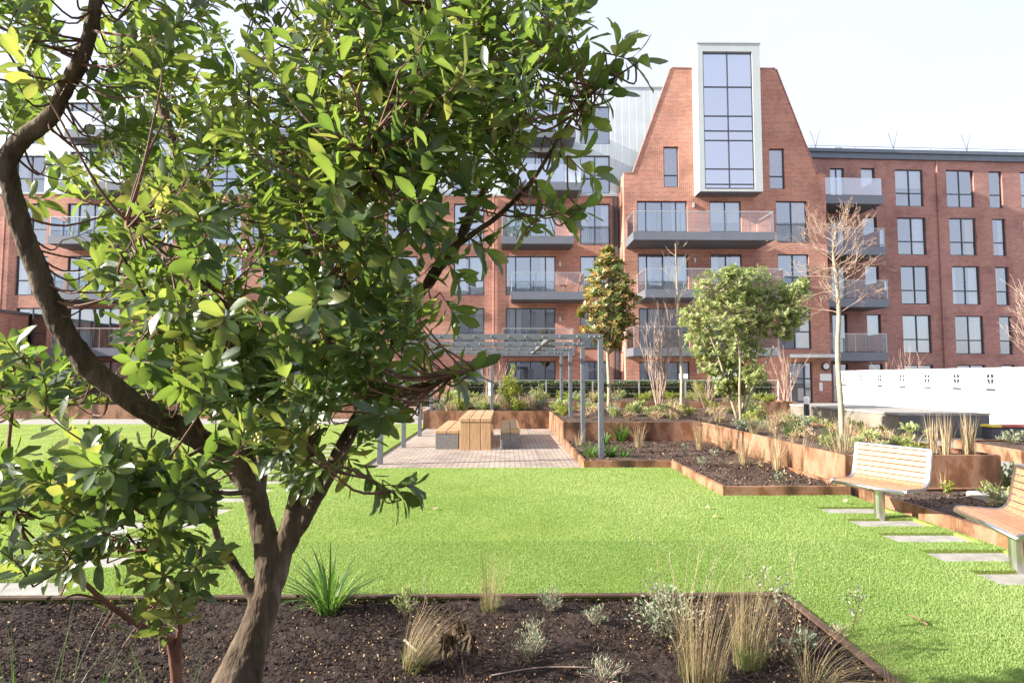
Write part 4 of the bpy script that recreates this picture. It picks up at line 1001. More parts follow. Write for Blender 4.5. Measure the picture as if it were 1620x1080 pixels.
# ---------------------------------------------------------------- stepped bed plants
Z1 = .13
for (px, py, h, n, lab) in ((934,723,.34,34,'green strap leaved clump left of the near pergola post'), (966,722,.28,34,'green strap leaved clump just right of the near pergola post'), (985,724,.24,26,'smallest green strap leaved clump in the stepped bed corner'),
        (982,698,.46,60,'largest green strap leaved clump in the stepped bed, against the rusty wall'), (955,702,.34,30,'green strap leaved clump behind the near pergola post')):
    tuft('strap_leaf_clump', lab, gp(px,py,Z1), h*1.15, int(n*1.5), .7, 'strap', .03, .10, .8, group='strap leaved clumps by the pergola', cat='plant')
for (px, py, h, n, lab) in ((1010,708,.55,50,'wispy dry grass right of the largest strap leaved clump'), (1055,695,.35,26,'small reddish dry grass against the rusty wall'), (1108,712,.75,60,'leaning dry grass clump at the inner corner of the stepped bed'), (1137,706,.55,40,'narrow straw clump by the long rusty wall, first after the inner corner'),
        (1150,712,.45,34,'short straw clump by the long rusty wall, second after the inner corner'), (1178,735,.62,50,'straw clump midway along the long rusty wall'), (1203,735,.5,36,'thin straw clump right of the middle of the long rusty wall'), (1230,743,.62,44,'straw clump before the last third of the long rusty wall'), (1268,748,.62,40,'straw clump nearer the bench along the long rusty wall'),
        (1334,757,.95,80,'tallest straw clump, standing beside the bench back'), (1318,757,.55,24,'low straw wisps left of the bench'), (915,705,.4,26,'dry brown wisps behind the near pergola posts')):
    tuft('straw_grass', lab, gp(px,py,Z1), h*1.1, int(n*1.8), .30, 'straw', .008, .07, .5, 8, (R.uniform(-.04,.08),0), group='straw grass clumps in the stepped bed')
t = thing('fallen_straw', 'flattened straw stalks lying across the stepped bed', 'grass tuft', gp(1190,738,Z1)); mb = MB()
for _ in range(40):
    a = R.choice([R.uniform(-.5,.3), R.uniform(2.7,3.5)]); mb.tone = R.random(); mb.blade(Vector((0,0,.05)), Vector((math.cos(a), math.sin(a)*.5, R.uniform(.05,.3))), R.uniform(.4,1.0), .006, .3, 4)
mb.build('blades', M['straw'], t, tone=True)
bush('perennial', 'bright green small perennial against the rusty wall of the stepped bed', gp(1070,695,Z1), .20, .28, 300, .06, 'lime', 8, cat='plant')
for (px, py, lab) in ((1113,738,'pale green sprig in the middle of the stepped bed'), (1233,763,'pale green sprig near the front edge of the stepped bed'), (1085,715,'small grey sprig in the rear of the stepped bed'), (1130,722,'small leafy sprig right of the leaning dry grass')):
    bush('perennial', lab, gp(px,py,Z1), .12, .2, 90, .05, 'grey', 6, cat='plant')
# bed behind the benches
bush('perennial', 'yellow green sprig on the soil behind the nearer bench', gp(1500,785,Z1), .10, .22, 70, .06, 'lime', 5, cat='plant')
tuft('straw_grass', 'thin dry stalks on the soil behind the nearer bench', gp(1492,775,Z1), .45, 10, .2, 'straw', .006, .04, .2)
bush('perennial', 'cream and green perennial behind the farther end of the cut off bench', gp(1585,800,Z1), .24, .34, 170, .07, 'shrub_green', 8, cat='plant')
tuft('straw_grass', 'dry stalks behind the cut off bench', gp(1570,800,Z1), .4, 16, .5, 'straw', .006, .06, .3, 14)
bush('perennial', 'dense fresh green perennial at the right end of the tall rusty bed', (7.35, 8.6, 0), .38, .5, 620, .08, 'shrub_green', 12, cat='plant')
bush('perennial', 'grey green perennial at the right edge beyond the benches', (7.15, 7.9, Z1), .36, .42, 500, .06, 'grey', 12, cat='plant')

# ---------------------------------------------------------------- raised bed plants
Z2 = .54
for (px, py, n, lab) in ((1475,716,46,'thick straw reed clump at the left of three above the nearer bench'), (1497,722,56,'thick straw reed clump in the middle of three above the nearer bench'), (1533,722,52,'thick straw reed clump at the right of three above the nearer bench')):
    tuft('straw_reeds', lab, gp(px,py,Z2), .64, n, .16, 'straw', .012, .07, .1, 0, group='three straw reed clumps', cat='reeds', upright=.4)
bush('mahonia', 'young shrub with large pale leaves on reddish stems, above the nearer bench', gp(1448,710,Z2), .26, .56, 46, .13, 'shrub_green', 5, cat='shrub', lw_=.45, up=.3)
bush('perennial', 'broad yellow leaves low on the soil right of the bench back', gp(1445,717,Z2), .20, .12, 40, .12, 'lime', 6, cat='plant')
kinds = []
def proto(fn): return fn()
protos = {
 'straw': tuft('feather_grass', 'x', (0,-40,0), .55, 60, .5, 'straw', .012, .10, .6, 16),
 'greenT': tuft('low_grass', 'x', (2,-40,0), .42, 60, .9, 'strap', .016, .12, 1.0),
 'grey': bush('grey_mound', 'x', (4,-40,0), .30, .32, 330, .07, 'grey', 12, lw_=.3),
 'green': bush('green_mound', 'x', (6,-40,0), .32, .34, 300, .085, 'shrub_green', 12),
 'lime': bush('euphorbia', 'x', (8,-40,0), .34, .34, 300, .085, 'lime', 12),
 'pale': bush('dry_perennial', 'x', (10,-40,0), .30, .34, 260, .06, 'straw', 12, lw_=.35)}
pcat = {'straw':'grass tuft', 'greenT':'grass tuft', 'grey':'plant', 'green':'plant', 'lime':'plant', 'pale':'plant'}
pdesc = {'straw':'straw coloured feathery grass tuft', 'greenT':'low green grassy clump', 'grey':'grey green leafy mound', 'green':'fresh green leafy mound', 'lime':'yellow green leafy mound', 'pale':'dry buff perennial mound'}
used = set()
def put(kind, x, y, z, s, where, grp):
    p = protos[kind]
    o = p if kind not in used else dup(p, (0,0,0)); used.add(kind)
    o.location = (x, y, z); o.rotation_euler = (0,0,R.uniform(0,6.28)); o.scale = (s*R.uniform(.85,1.15), s*R.uniform(.85,1.15), s*R.uniform(.8,1.2))
    tag(o, pdesc[kind]+' '+where, pcat[kind], pdesc[kind]+'s '+grp)
def scatter(n, reg, z, mix, where, grp, s=(.8,1.2), test=None):
    for _ in range(n):
        for _k in range(20):
            x = R.uniform(reg[0], reg[1]); y = R.uniform(reg[2], reg[3])
            if test is None or test(x, y): break
        put(R.choice(mix), x, y, z, R.uniform(*s), where, grp)
scatter(46, (PX0+.2, 1.4, 19.35, 21.7), Z2, ['straw','straw','pale','grey','green','lime','greenT'], 'in the bed behind the pergola', 'behind the pergola', (.8,1.3))
scatter(52, (1.7, 7.6, 15.6, 21.7), Z2, ['green','greenT','grey','pale','straw','pale','lime'], 'in the bed below the bare saplings', 'below the saplings', (.8,1.2), lambda x, y: x < 7.4)
scatter(46, (5.0, 8.6, 9.9, 15.5), Z2, ['pale','grey','straw','pale','greenT','lime','pale','straw'], 'in the bed along the long rusty wall', 'along the long rusty wall', (.6,.95), lambda x, y: x < 6.9+max(0,(y-11.2))*.1)
scatter(12, (5.1, 6.6, 8.8, 9.9), Z2, ['grey','pale','green'], 'above the bench back in the tall bed', 'above the bench', (.5,.75))
scatter(62, (PX0+.2, 10.8, 22.3, 26.2), .7, ['lime','green','lime','grey','straw'], 'in the far bed before the hedge', 'before the hedge', (.8,1.25))
scatter(44, (-25, -6.2, 24.1, 26.4), .5, ['green','grey','greenT','straw','lime'], 'in the long bed at the far left', 'at the far left', (1,1.6))
scatter(10, (10.8, 16, 11.8, 13.1), .2, ['green','grey','straw'], 'in the low planter at the right', 'in the low planter', (.7,1.1))
scatter(34, (7.9, 10.4, 12.4, 21.4), .1, ['pale','grey','lime','pale','straw','green'], 'in the low strip beside the concrete platform', 'beside the platform', (.7,1.1), lambda x, y: x < 7.9+(y-11.6)*.6)

# hedge and its wire rail
def hedge(label, x0, x1, y0, y1, z0, z1, n):
    h = thing('clipped_hedge', label, 'hedge', ((x0+x1)/2, (y0+y1)/2, z0)); mb = MB()
    for _ in range(n):
        x = R.uniform(x0, x1); k = R.random()
        if k < .62: p = Vector((x, y0+abs(R.gauss(0,.08)), R.uniform(z0, z1)))
        else: p = Vector((x, R.uniform(y0, y1), z1-abs(R.gauss(0,.06))))
        p.z += .05*math.sin(x*2.3)+.03*math.sin(x*5.9)
        mb.tone = min(1, max(0, R.gauss(.5,.28))); mb.leaf(p, rv()+Vector((0,-.4,.3)), rv()+Vector((0,-.6,.5)), R.uniform(.07,.13), .055, seg=1)
    mb.build('leaves', M['hedge'], h, world=True, tone=True)
    mb = MB(); mb.box(x0+.05, x1-.05, y0+.14, y1-.02, z0, z1-.12); mb.build('dark_core', M['bark'], h, world=True)  # solid dark box standing in for the shade deep inside the hedge
hedge('clipped dark green hedge behind the pergola and before the tower', -2.3, 12.6, 27.4, 28.1, .3, 1.42, 15000)
hedge('clipped dark green hedge at the far left beyond the path', -24.5, -3.4, 27.4, 28.1, .3, 1.42, 12000)
for (x0, x1, lab) in ((-2.4, 12.7, 'thin metal rail fence along the hedge before the tower'), (-24.6, -3.3, 'thin metal rail fence along the hedge at the far left')):
    f_ = thing('rail_fence', lab, 'fence', ((x0+x1)/2, 27.25, 0)); n = int((x1-x0)/2.1)
    for i in range(n+1):
        x = x0+(x1-x0)*i/n; mb = MB(); mb.box(x-.03, x+.03, 27.22, 27.28, 0, 1.5); mb.build('post', M['rail_steel'], f_, world=True)
    mb = MB(); mb.box(x0-.03, x1+.03, 27.21, 27.29, 1.503, 1.53); mb.build('top_rail', M['rail_steel'], f_, world=True)
    mb = MB()
    for z in (.6, .9, 1.2): mb.tube([(x0,27.21,z),(x1,27.21,z)], .006, 4)
    mb.build('wire', M['rail_steel'], f_, world=True)

# ================================================================== GARDEN TREES
def bare_tree(name, label, px, py, z, Y, spec, mat, cat='tree', group=None, buds=None, twigs=None):
    p = P(px, py, Y); t = thing(name, label, cat, (p.x, Y, z), 0, group)
    return t
def crown_leaves(mb, centre, rx_, rz_, n, leaf, lw_=.42, shell=.55, lump=None, seg=2, tonef=None, outb=.9):
    for _ in range(n):
        d = rv(); k = R.uniform(shell, 1.0)**.6
        f = 1.0
        if lump: f = 1+.22*math.sin(d.x*lump+1.3)*math.sin(d.y*lump*1.1+.4)*math.sin(d.z*lump*.9+2)
        p = Vector((centre[0]+d.x*rx_*k*f, centre[1]+d.y*rx_*k*f, centre[2]+d.z*rz_*k*f))
        mb.tone = tonef(d) if tonef else min(1, max(0, R.gauss(.5,.25)))
        mb.leaf(p, d*outb+rv()*.8+Vector((0,0,.35)), Vector((0,0,.7))+d*.5+rv()*.6, leaf*R.uniform(.7,1.2), leaf*lw_, seg=seg)

# magnolia standard: whorls of leaves with rusty undersides
Ym = 18.6; pm = P(963, 655, Ym)
mg = thing('magnolia_tree', 'small standard tree with glossy green and rusty leaves on a straight pale trunk', 'tree', (pm.x, Ym, Z2))
zc = lambda y: P(963, y, Ym).z - Z2
wd = MB(); wd.tube(spline([(0,0,-.1),(.02,0,.9),(-.02,.02,zc(545)),(.03,0,zc(480)),(.05,0,zc(405))], 5), [.075-.055*i/20 for i in range(21)], 8, wob=.08); lf = MB()
ztop_, zbot_ = zc(392), zc(548)
for k in range(300):
    f = R.random(); z = zbot_+(ztop_-zbot_)*f; rr = float(np.interp(f, [0,.12,.3,.5,.68,.82,.93,1], [.28,.72,.95,.92,.72,.5,.26,.1]))*R.uniform(.5,1.05); a = R.uniform(0,6.283)
    tip = Vector((.03+rr*math.cos(a), rr*math.sin(a), z)); b = Vector((.02, 0, max(zbot_-.25, z-rr*.9-.1)))
    wd.tube([b, (b+tip)*.5+Vector((0,0,-.05)), tip], [.016,.01,.006], 4, cap=False)
    d = (tip-b).normalized()
    for j in range(13):
        aa = j*2.4+k; e = d.orthogonal().normalized(); g2 = d.cross(e); rd = e*math.cos(aa)+g2*math.sin(aa); lf.tone = min(1, R.uniform(.58,1.0) if R.random() < .42 else R.uniform(0,.5))
        lf.leaf(tip-d*R.uniform(0,.16), d*.6+rd*R.uniform(.5,1.1), d*1-rd*.3, R.uniform(.15,.23), .078, .2, .15, 2)
wd.build('trunk', M['bark_pale'], mg, smooth=True); lf.build('crown', M['magnolia'], mg, tone=True)

# bushy multi-stemmed evergreen
Ya = 15.4; pa = P(1172, 668, Ya)
ab = thing('evergreen_tree', 'broad multi stemmed pale green bushy tree in the bed before the tower', 'tree', (pa.x, Ya, Z2))
q = lambda x, y, dy=0.0: (P(x, y, Ya).x-pa.x, dy, P(x, y, Ya).z-Z2)
wd = MB(); lf = MB(); anchors = []
limbs = [[(1172,668),(1165,620),(1160,560),(1140,500),(1125,460)], [(1172,668),(1185,620),(1212,560),(1228,510),(1245,460)], [(1170,668),(1180,610),(1195,560),(1200,500),(1215,450)], [(1168,668),(1150,610),(1135,560),(1118,520)], [(1172,668),(1172,600),(1178,520),(1180,450)]]
for li, l in enumerate(limbs):
    pts = []
    for i, (x, y) in enumerate(l): pts.append(q(x, y, (li-3)*.22*i/len(l)*1.6))
    sp_ = spline(pts, 5); wd.tube(sp_, [.036*(1-.75*i/(len(sp_)-1))+.006 for i in range(len(sp_))], 7, cap=False)
    anchors += [Vector(v) for v in sp_[len(sp_)//2:]]
lobes = [(1118,462,34),(1150,452,33),(1185,448,34),(1222,462,32),(1248,470,24),(1105,500,26),(1140,500,40),(1180,495,42),(1215,505,34),(1120,540,30),(1155,545,36),(1190,545,32),(1160,590,28),(1245,500,22),(1135,575,24),(1185,590,20),(1235,525,16),(1262,452,12),(1145,438,14),(1190,434,14),(1172,610,22),(1145,612,15)]
for (x, y, r) in lobes:
    rr = r/F*Ya; c = Vector(q(x, y, R.uniform(-.6,.6)))
    a = min(anchors, key=lambda v: (v-c).length); wd.tube(spline([tuple(a), tuple((a+c)/2+Vector((0,0,-.05))), tuple(c)], 3), [.02,.018,.015,.013,.011,.009,.007], 4, cap=False)
    for k in range(int(r*3.5)):
        d = rv(); tip = c+Vector((d.x, d.y*1.15, d.z*.9))*rr*R.uniform(.35,1.08)**.7
        wd.tube([c+(tip-c)*.3, tip], [.007,.003], 3, cap=False); ax = (d*.6+Vector((0,0,.7))+rv()*.3).normalized(); e = ax.orthogonal().normalized(); g2 = ax.cross(e); tb = R.gauss(.5,.22)
        for j in range(9):
            aa = j*2.4; rd = e*math.cos(aa)+g2*math.sin(aa); lf.tone = min(1, max(0, tb+R.gauss(0,.15))); lf.leaf(tip-ax*R.uniform(0,.10), ax*.6+rd*R.uniform(.4,1), ax-rd*.2, R.uniform(.085,.13), .052, .2, .15, 1)
wd.build('trunk', M['bark_pale'], ab, smooth=True); lf.build('crown', M['shrub_green'], ab, tone=True)

# bare round headed tree by the nearer bench, with pinkish twigs and dried fruits
Yb = 10.3; pb = P(1334, 708, Yb)
bt = thing('bare_tree', 'bare winter tree with pinkish twigs and a greenish trunk behind the nearer bench', 'tree', (pb.x, Yb, Z2))
qb = lambda x, y, dy=0.0: Vector((P(x, y, Yb+dy).x-pb.x, dy, P(x, y, Yb+dy).z-Z2))
wd = MB(); tw_ = MB(); bd = MB()
tr_pts = spline([tuple(qb(1334,720)), tuple(qb(1330,640)), tuple(qb(1325,560)), tuple(qb(1327,495)), tuple(qb(1323,440)), tuple(qb(1318,400)), tuple(qb(1322,362))], 5)
wd.tube(tr_pts, [.05-.037*(i/(len(tr_pts)-1))**1.2 for i in range(len(tr_pts))], 9, wob=.06, cap=False); wd.build('trunk', M['bark_pale'], bt, smooth=True)
R2 = random.Random(4)
for k in range(40):
    i = int(len(tr_pts)*(.5+.47*k/40)); b = Vector(tr_pts[min(i, len(tr_pts)-1)]); a = k*2.4+R.uniform(-.3,.3); el = R.uniform(-.1,.9) if k < 22 else R.uniform(.5,1.6)
    d = Vector((math.cos(a), math.sin(a)*.9, el)).normalized(); tips = []
    branch_tree(tw_, b, d, R.uniform(.32,.56)*(1 if k < 30 else .62), .008, 3, 3, .6, .02 if k < 30 else .1, tips, 4, .0018, .4, .62)
    for p, dd in tips:
        if R.random() < .22:
            for _ in range(R.randint(1,3)): bd.ball(p+rv()*.02+Vector((0,0,-.03)), R.uniform(.006,.012), nu=5, nv=3)
tw_.build('twigs', M['bark_pink'], bt); bd.build('dried_fruits', M['straw'], bt)['kind'] = 'stuff'

# slender bare sapling
Ys = 18.3; ps = P(1078, 660, Ys)
sp = thing('bare_sapling', 'slender bare sapling with a pale straight stem between the magnolia and the bushy tree', 'tree', (ps.x, Ys, Z2))
wd = MB(); zt_ = P(1072, 385, Ys).z-Z2; tp = spline([(0,0,-.1),(.03,0,1.2),(-.02,.03,2.6),(-.06,0,3.8),(-.1,0,zt_)], 6); wd.tube(tp, [.062*(1-.9*i/(len(tp)-1))+.006 for i in range(len(tp))], 7, cap=False, wob=.06)
for k in range(30):
    f = .36+.62*k/30; i = f*(len(tp)-1); b = Vector(tp[int(i)]); a = k*2.4; branch_tree(wd, b, Vector((math.cos(a), math.sin(a), R.uniform(.5,1.1))).normalized(), (1-f)*1.1+.35, .012*(1-f)+.006, 1, 3, .55, .2, None, 4, .003, .3, .6)
wd.build('trunk', M['bark_pale'], sp)
def bare_shrub(label, px, py, Y, z, h, n, spread, mat='bark_pink', name='bare_shrub', depth=2):
    p = P(px, py, Y); t = thing(name, label, 'shrub', (p.x, Y, z)); wd = MB()
    for k in range(n):
        a = k*2.4+R.uniform(-.4,.4); s = spread*R.uniform(.2,1); d = Vector((math.cos(a)*s, math.sin(a)*s, 1)).normalized()
        branch_tree(wd, Vector((math.cos(a)*.06, math.sin(a)*.06, -.05)), d, h*R.uniform(.42,.6), .012+h*.004, depth, 3, .45, .25, None, 5, .004, .3, .58)
    wd.build('branches', M[mat], t); return t
bare_shrub('upright bare multi stemmed shrub left of the slender sapling', 1044, 648, 19.6, Z2, 3.3, 11, .22, depth=3)
bare_shrub('bare twiggy shrub before the tower entrance, right of the bushy tree', 1243, 640, 23.5, .7, 2.1, 7, .5)
bare_shrub('bare shrub with pinkish twigs behind the white hoarding', 1428, 640, 31.2, 0, 3.4, 8, .6)
bare_shrub('bare pale shrub behind the pergola, left of the green climber', 775, 640, 20.6, Z2, 2.0, 6, .55)
bare_shrub('small bare twiggy shrub between the sapling and the bushy tree', 1118, 645, 21.5, Z2, 1.3, 6, .5)
Yr = 25.0; pr = P(1690, 640, Yr); rt = thing('bare_tree', 'bare pinkish tree just entering the right edge of the photo beyond the hoarding', 'tree', (pr.x, Yr, 0)); wd = MB()
branch_tree(wd, Vector((0,0,-.1)), Vector((0,0,1)), 2.6, .07, 4, 4, .6, .12, None, 6, .006, .3, .70); wd.build('trunk', M['bark_pink'], rt)
# stand-alone green shrub behind the terrace
bs = bush('green_shrub', 'loose fresh green shrub growing behind the pergola table', (P(808,640,20.4).x, 20.4, Z2), .55, 1.62, 1500, .10, 'lime', 14, cat='shrub', seg=1, up=.5)
bush('green_shrub', 'spreading green shrub right of the loose fresh green one', (P(852,640,21.2).x, 21.2, Z2), .5, 1.0, 600, .09, 'shrub_green', 10, cat='shrub', seg=1)
bush('green_shrub', 'dark broad shrub at the foot of the bushy tree, right side', (P(1190,660,17.2).x, 17.2, Z2), .5, .7, 600, .10, 'shrub_green', 10, cat='shrub', seg=1)
bush('green_shrub', 'pale olive shrub before the hedge, left of the bushy tree', (P(1105,640,22.6).x, 22.6, .7), .6, .9, 600, .08, 'lime', 12, cat='shrub', seg=1)
stk = thing('tree_stake', 'short pale stake with a dark base behind the picnic table', 'stake', (P(776,640,20.2).x, 20.2, Z2)); mb = MB(); mb.tube([(0,0,.5),(0,0,.95)], .06, 8); mb.build('sleeve', M['hoard'], stk)
mb = MB(); mb.tube([(0,0,-.1),(0,0,.499)], .055, 8); mb.build('post', M['bark'], stk)
# far left planting seen under the big tree
for (x, h, r, k, lab) in ((-19,1.5,.9,'shrub_green','round green shrub at the far left bed, leftmost of three'), (-14.2,1.2,.8,'grey','grey green shrub at the far left bed, middle of three'), (-8.8,1.4,.8,'shrub_green','round green shrub at the far left bed, nearest the pergola')):
    bush('green_shrub', lab, (x, 25.2, .5), r, h, 900, .12, k, 14, cat='shrub', seg=1)

# balcony things
cu, cz = Lw.uz(812, 373, -.9)
plt_ = thing('potted_plant', 'leafy potted plant on the balcony above the pergola, upper left of the magnolia', 'plant', (cu, LY-.9, Lw.uz(850,373,-D)[1]+.003))
mb = MB(); mb.tube([(0,0,0),(0,0,.35)], [.13,.18], 12); mb.build('pot', M['terracotta'], plt_)
mb = MB(); crown_leaves(mb, (0,0,.8), .38, .5, 260, .16, seg=1); mb.build('leaves', M['hedge'], plt_, tone=True)
cu, cz = Lw.uz(890, 461, -.8); zfl = Lw.uz(850,461,-1.5)[1]
ch = thing('balcony_chair', 'dark slatted chair on the balcony left of the magnolia', 'chair', (cu, LY-.8, zfl+.003))
mb = MB(); mb.box(-.22,.22,-.2,.2,.42,.45); mb.build('seat', M['wood_b'], ch)
mb = MB(); mb.obox((.24,0,.66),(.012,0,.045),(0,.2,0),(.05,0,.2)); mb.build('backrest', M['wood_b'], ch)
for x in (-.19,.19):
    for y in (-.17,.17): mb = MB(); mb.box(x-.018,x+.018,y-.018,y+.018,0,.418); mb.build('leg', M['wood_b'], ch)
cu, cz = Lw.uz(915, 461, -1.1)
bd_ = thing('leaning_board', 'tall timber board leaning at the end of the balcony left of the magnolia', 'board', (cu, LY-1.1, zfl+.003)); mb = MB(); mb.obox((.06,0,.56),(.018,0,-.003),(0,.13,0),(.10,0,.555)); mb.build('plank', M['wood_b'], bd_)
mb = MB(); mb.obox((.035,-.0,.56),(.006,0,-.001),(0,.14,0),(.005,0,.03)); mb.build('batten', M['bark_red'], bd_)

# ================================================================== THE BIG STRAWBERRY TREE IN FRONT
KY = .80      # metres per guessed depth unit of the front tree
def limb(pts):  # (px, py, Y, width_px)
    out = []; 
    for (x, y, Y, w_) in pts: Y *= KY; p = P(x, y, Y); out.append((p.x, p.y, p.z, w_*.66*Y/F/2))
    return spline(out, 7)
big = thing('strawberry_tree', 'large leaning evergreen tree in the near bed, its dark glossy crown filling the upper left', 'tree', tuple(P(335,1260,2.72*KY))[:2] + (0.0,))
L_ = {
 'trunk': [(318,1330,2.70,165),(345,1170,2.78,122),(372,1085,2.85,104),(392,1030,2.9,86),(408,985,2.93,74),(424,930,2.97,68),(424,880,2.98,62),(416,840,2.98,56)],
 'left': [(424,880,2.97,52),(416,840,2.98,56),(406,800,2.98,50),(396,755,2.96,46),(370,650,2.95,38),(345,540,2.95,38),(315,400,2.98,34),(290,280,3.0,30),(262,190,3.02,27),(240,100,3.04,22),(225,10,3.06,18),(215,-120,3.1,14)],
 'arm': [(412,815,2.97,46),(402,780,2.96,54),(375,735,2.92,56),(330,702,2.84,54),(260,665,2.72,52),(200,628,2.62,52),(140,578,2.53,52),(98,518,2.46,50),(60,430,2.40,48),(28,340,2.34,46),(10,262,2.3,44)],
 'arm_up': [(8,262,2.3,40),(30,225,2.29,40),(75,188,2.27,38),(110,130,2.25,37),(138,65,2.23,35),(150,5,2.21,33),(155,-90,2.2,28),(190,-200,2.2,22),(230,-330,2.25,14)],
 'arm_left': [(12,270,2.3,38),(-15,245,2.28,34),(-50,190,2.26,30),(-110,100,2.24,24),(-170,-20,2.22,16)],
 'mid': [(430,950,2.96,36),(444,890,2.98,46),(455,845,2.97,42),(468,790,2.94,38),(482,735,2.9,38),(497,660,2.86,34),(500,580,2.82,30),(494,480,2.78,27),(485,380,2.74,24),(482,300,2.7,20),(492,210,2.66,17),(505,110,2.62,14),(515,0,2.58,11),(520,-130,2.56,9)],
 'right': [(440,905,2.97,36),(453,870,2.98,42),(466,842,2.98,40),(492,800,2.94,36),(540,712,2.86,36),(590,612,2.76,32),(640,505,2.62,30),(690,430,2.48,29),(722,388,2.38,27),(752,325,2.3,21),(775,290,2.24,17),(800,258,2.18,14),(822,205,2.12,12),(840,135,2.06,11),(862,20,2.0,9),(875,-80,1.96,7)],
 'right_low': [(722,388,2.38,17),(755,365,2.28,14),(790,340,2.2,12),(840,288,2.08,10.5),(880,225,1.98,9.5),(910,180,1.9,8.5),(940,145,1.84,7),(980,118,1.78,5.5),(1020,92,1.74,3.5)],
 'right_twig': [(800,332,2.17,6),(835,340,2.1,5),(870,340,2.03,4.5),(920,330,1.95,3)],
 'up_c': [(500,590,2.82,20),(540,500,2.7,17),(570,400,2.6,15),(600,300,2.5,13),(640,200,2.4,11),(670,90,2.3,9),(690,-40,2.25,7)],
 'up_d': [(590,612,2.76,16),(575,520,2.7,14),(600,430,2.6,13),(660,330,2.45,11),(720,230,2.3,9),(760,110,2.2,7),(780,-20,2.15,6)],
 'back_a': [(408,800,2.98,34),(420,700,3.15,26),(440,560,3.3,22),(420,400,3.4,18),(400,250,3.45,14),(390,100,3.5,10)],
 'back_b': [(345,540,2.95,22),(300,470,3.1,17),(240,380,3.2,14),(200,280,3.25,11),(160,180,3.3,8)],
 'front_a': [(480,740,2.9,17),(440,640,2.6,15),(400,560,2.35,13),(350,470,2.15,10),(280,420,2.0,8),(200,350,1.9,6)],
 'front_b': [(497,660,2.86,16),(520,560,2.5,13),(540,450,2.2,11),(560,340,2.0,9),(590,230,1.85,7)],
 'front_c': [(330,702,2.84,17),(300,640,2.5,13),(270,560,2.25,10),(230,470,2.05,8),(190,400,1.95,6)],
 'low_a': [(540,712,2.86,12),(600,640,2.5,9),(650,612,2.3,7),(700,600,2.15,5),(752,585,2.05,3)],
 'low_b': [(500,780,2.9,9),(515,745,2.7,7),(545,738,2.5,6),(600,765,2.35,4.5),(635,790,2.27,3)],
 'stub': [(403,950,2.93,24),(386,915,2.94,26),(366,885,2.95,22),(345,850,2.9,16),(330,800,2.8,12),(300,745,2.6,9)],
 'low_c': [(400,775,2.96,14),(360,780,2.6,11),(310,770,2.35,8),(250,760,2.15,6),(190,770,2.0,4)],
 'low_d': [(330,702,2.84,11),(300,720,2.5,9),(250,740,2.25,7),(200,730,2.1,5)],
}
skel = []
wd_main = MB(); wd_br = MB()
for k, pts in L_.items():
    sp_ = limb(pts); m = wd_main if k in ('trunk','left','arm','arm_up','arm_left','mid','right','stub') else wd_br
    m.tube([p[:3] for p in sp_], [p[3] for p in sp_], 14 if m is wd_main else 7, wob=.06 if m is wd_main else .05, cap=True)
    for i, p in enumerate(sp_):
        if k == 'trunk': continue
        t = Vector(sp_[min(i+1,len(sp_)-1)][:3])-Vector(sp_[max(i-1,0)][:3]); skel.append((Vector(p[:3]), t.normalized(), p[3]))
SK = np.array([tuple(s[0]) for s in skel]); SR = np.array([s[2] for s in skel])
leafm = MB(); twigm = MB(); flow = []
DENS = 1.62; YOUNG = .075
CLEAR = [(L_[k], r) for k, r in (('arm',62), ('arm_up',50), ('arm_left',30))]+[([p for p in L_[k] if p[1] > 700], 50) for k in ('trunk','left','mid','right')]
def blocks(px, py, Y):
    for pts, r in CLEAR:
        for a, b in zip(pts, pts[1:]):
            dx, dy = b[0]-a[0], b[1]-a[1]; t = max(0, min(1, ((px-a[0])*dx+(py-a[1])*dy)/(dx*dx+dy*dy)))
            if math.hypot(px-a[0]-t*dx, py-a[1]-t*dy) < r and Y < a[2]+(b[2]-a[2])*t+.16: return True
    return False
def spray(tip, d, n, L, near=None, leafL=.078):
    """end of a twig: leaves crowd spirally along its last stretch"""
    base = tip-d*L; pts = spline([tuple(base), tuple((base+tip)/2+rv()*.008), tuple(tip)], 4)
    twigm.tube(pts, [.0022-.0010*i/(len(pts)-1) for i in range(len(pts))], 4)
    e = d.orthogonal().normalized(); g2 = d.cross(e); tb = R.gauss(.45,.2); a0 = R.uniform(0,6.28)
    for j in range(n):
        f = 1-(j/n)**1.15; p = base+(tip-base)*(.12+.88*f); a = a0+j*2.4; rd = e*math.cos(a)+g2*math.sin(a)
        leafm.tone = 1.0 if R.random() < .008 else min(.92, max(0, tb+R.gauss(0,.13)))
        ax = d*(.25+.75*f)+rd*R.uniform(.6,1.0)+Vector((0,0,R.uniform(-.35,.12))); nn = d*1.0-rd*.25+Vector((0,0,.55))+rv()*.35
        LL = leafL*R.uniform(.65,1.2); leafm.leaf(p+rd*.005, ax, nn, LL, LL*R.uniform(.33,.43), R.uniform(.05,.4), R.uniform(-.1,.4))
    return base
def grow(tip, n=12, L=.13, leafL=.078, flower=.12, dirv=None):
    dd = SK-np.array(tip); dist = np.sqrt((dd**2).sum(1)); pref = dist + .35*np.clip(SK[:,2]-tip.z, 0, None) + 4.0*np.clip(SR-.03, 0, .05)*0
    i = int(np.argmin(pref)); b = skel[i][0]; dr = (tip-b); dl = dr.length
    if dirv is None: d = (dr.normalized()*.8+skel[i][1]*.25+Vector((0,0,.25))+rv()*.45).normalized()
    else: d = dirv.normalized()
    base = spray(tip, d, n, L, leafL=leafL)
    if (base-b).length > .02:
        m = (b+base)/2 - d*.06*0 + Vector((0,0,-.03))+rv()*.03; pts = spline([tuple(b), tuple(m), tuple(base)], 4)
        r0 = min(.007, .0022+dl*.007); twigm.tube(pts, [r0+(.0022-r0)*j/(len(pts)-1) for j in range(len(pts))], 5, cap=False)
    if R.random() < flower: flow.append(tip-d*.02)
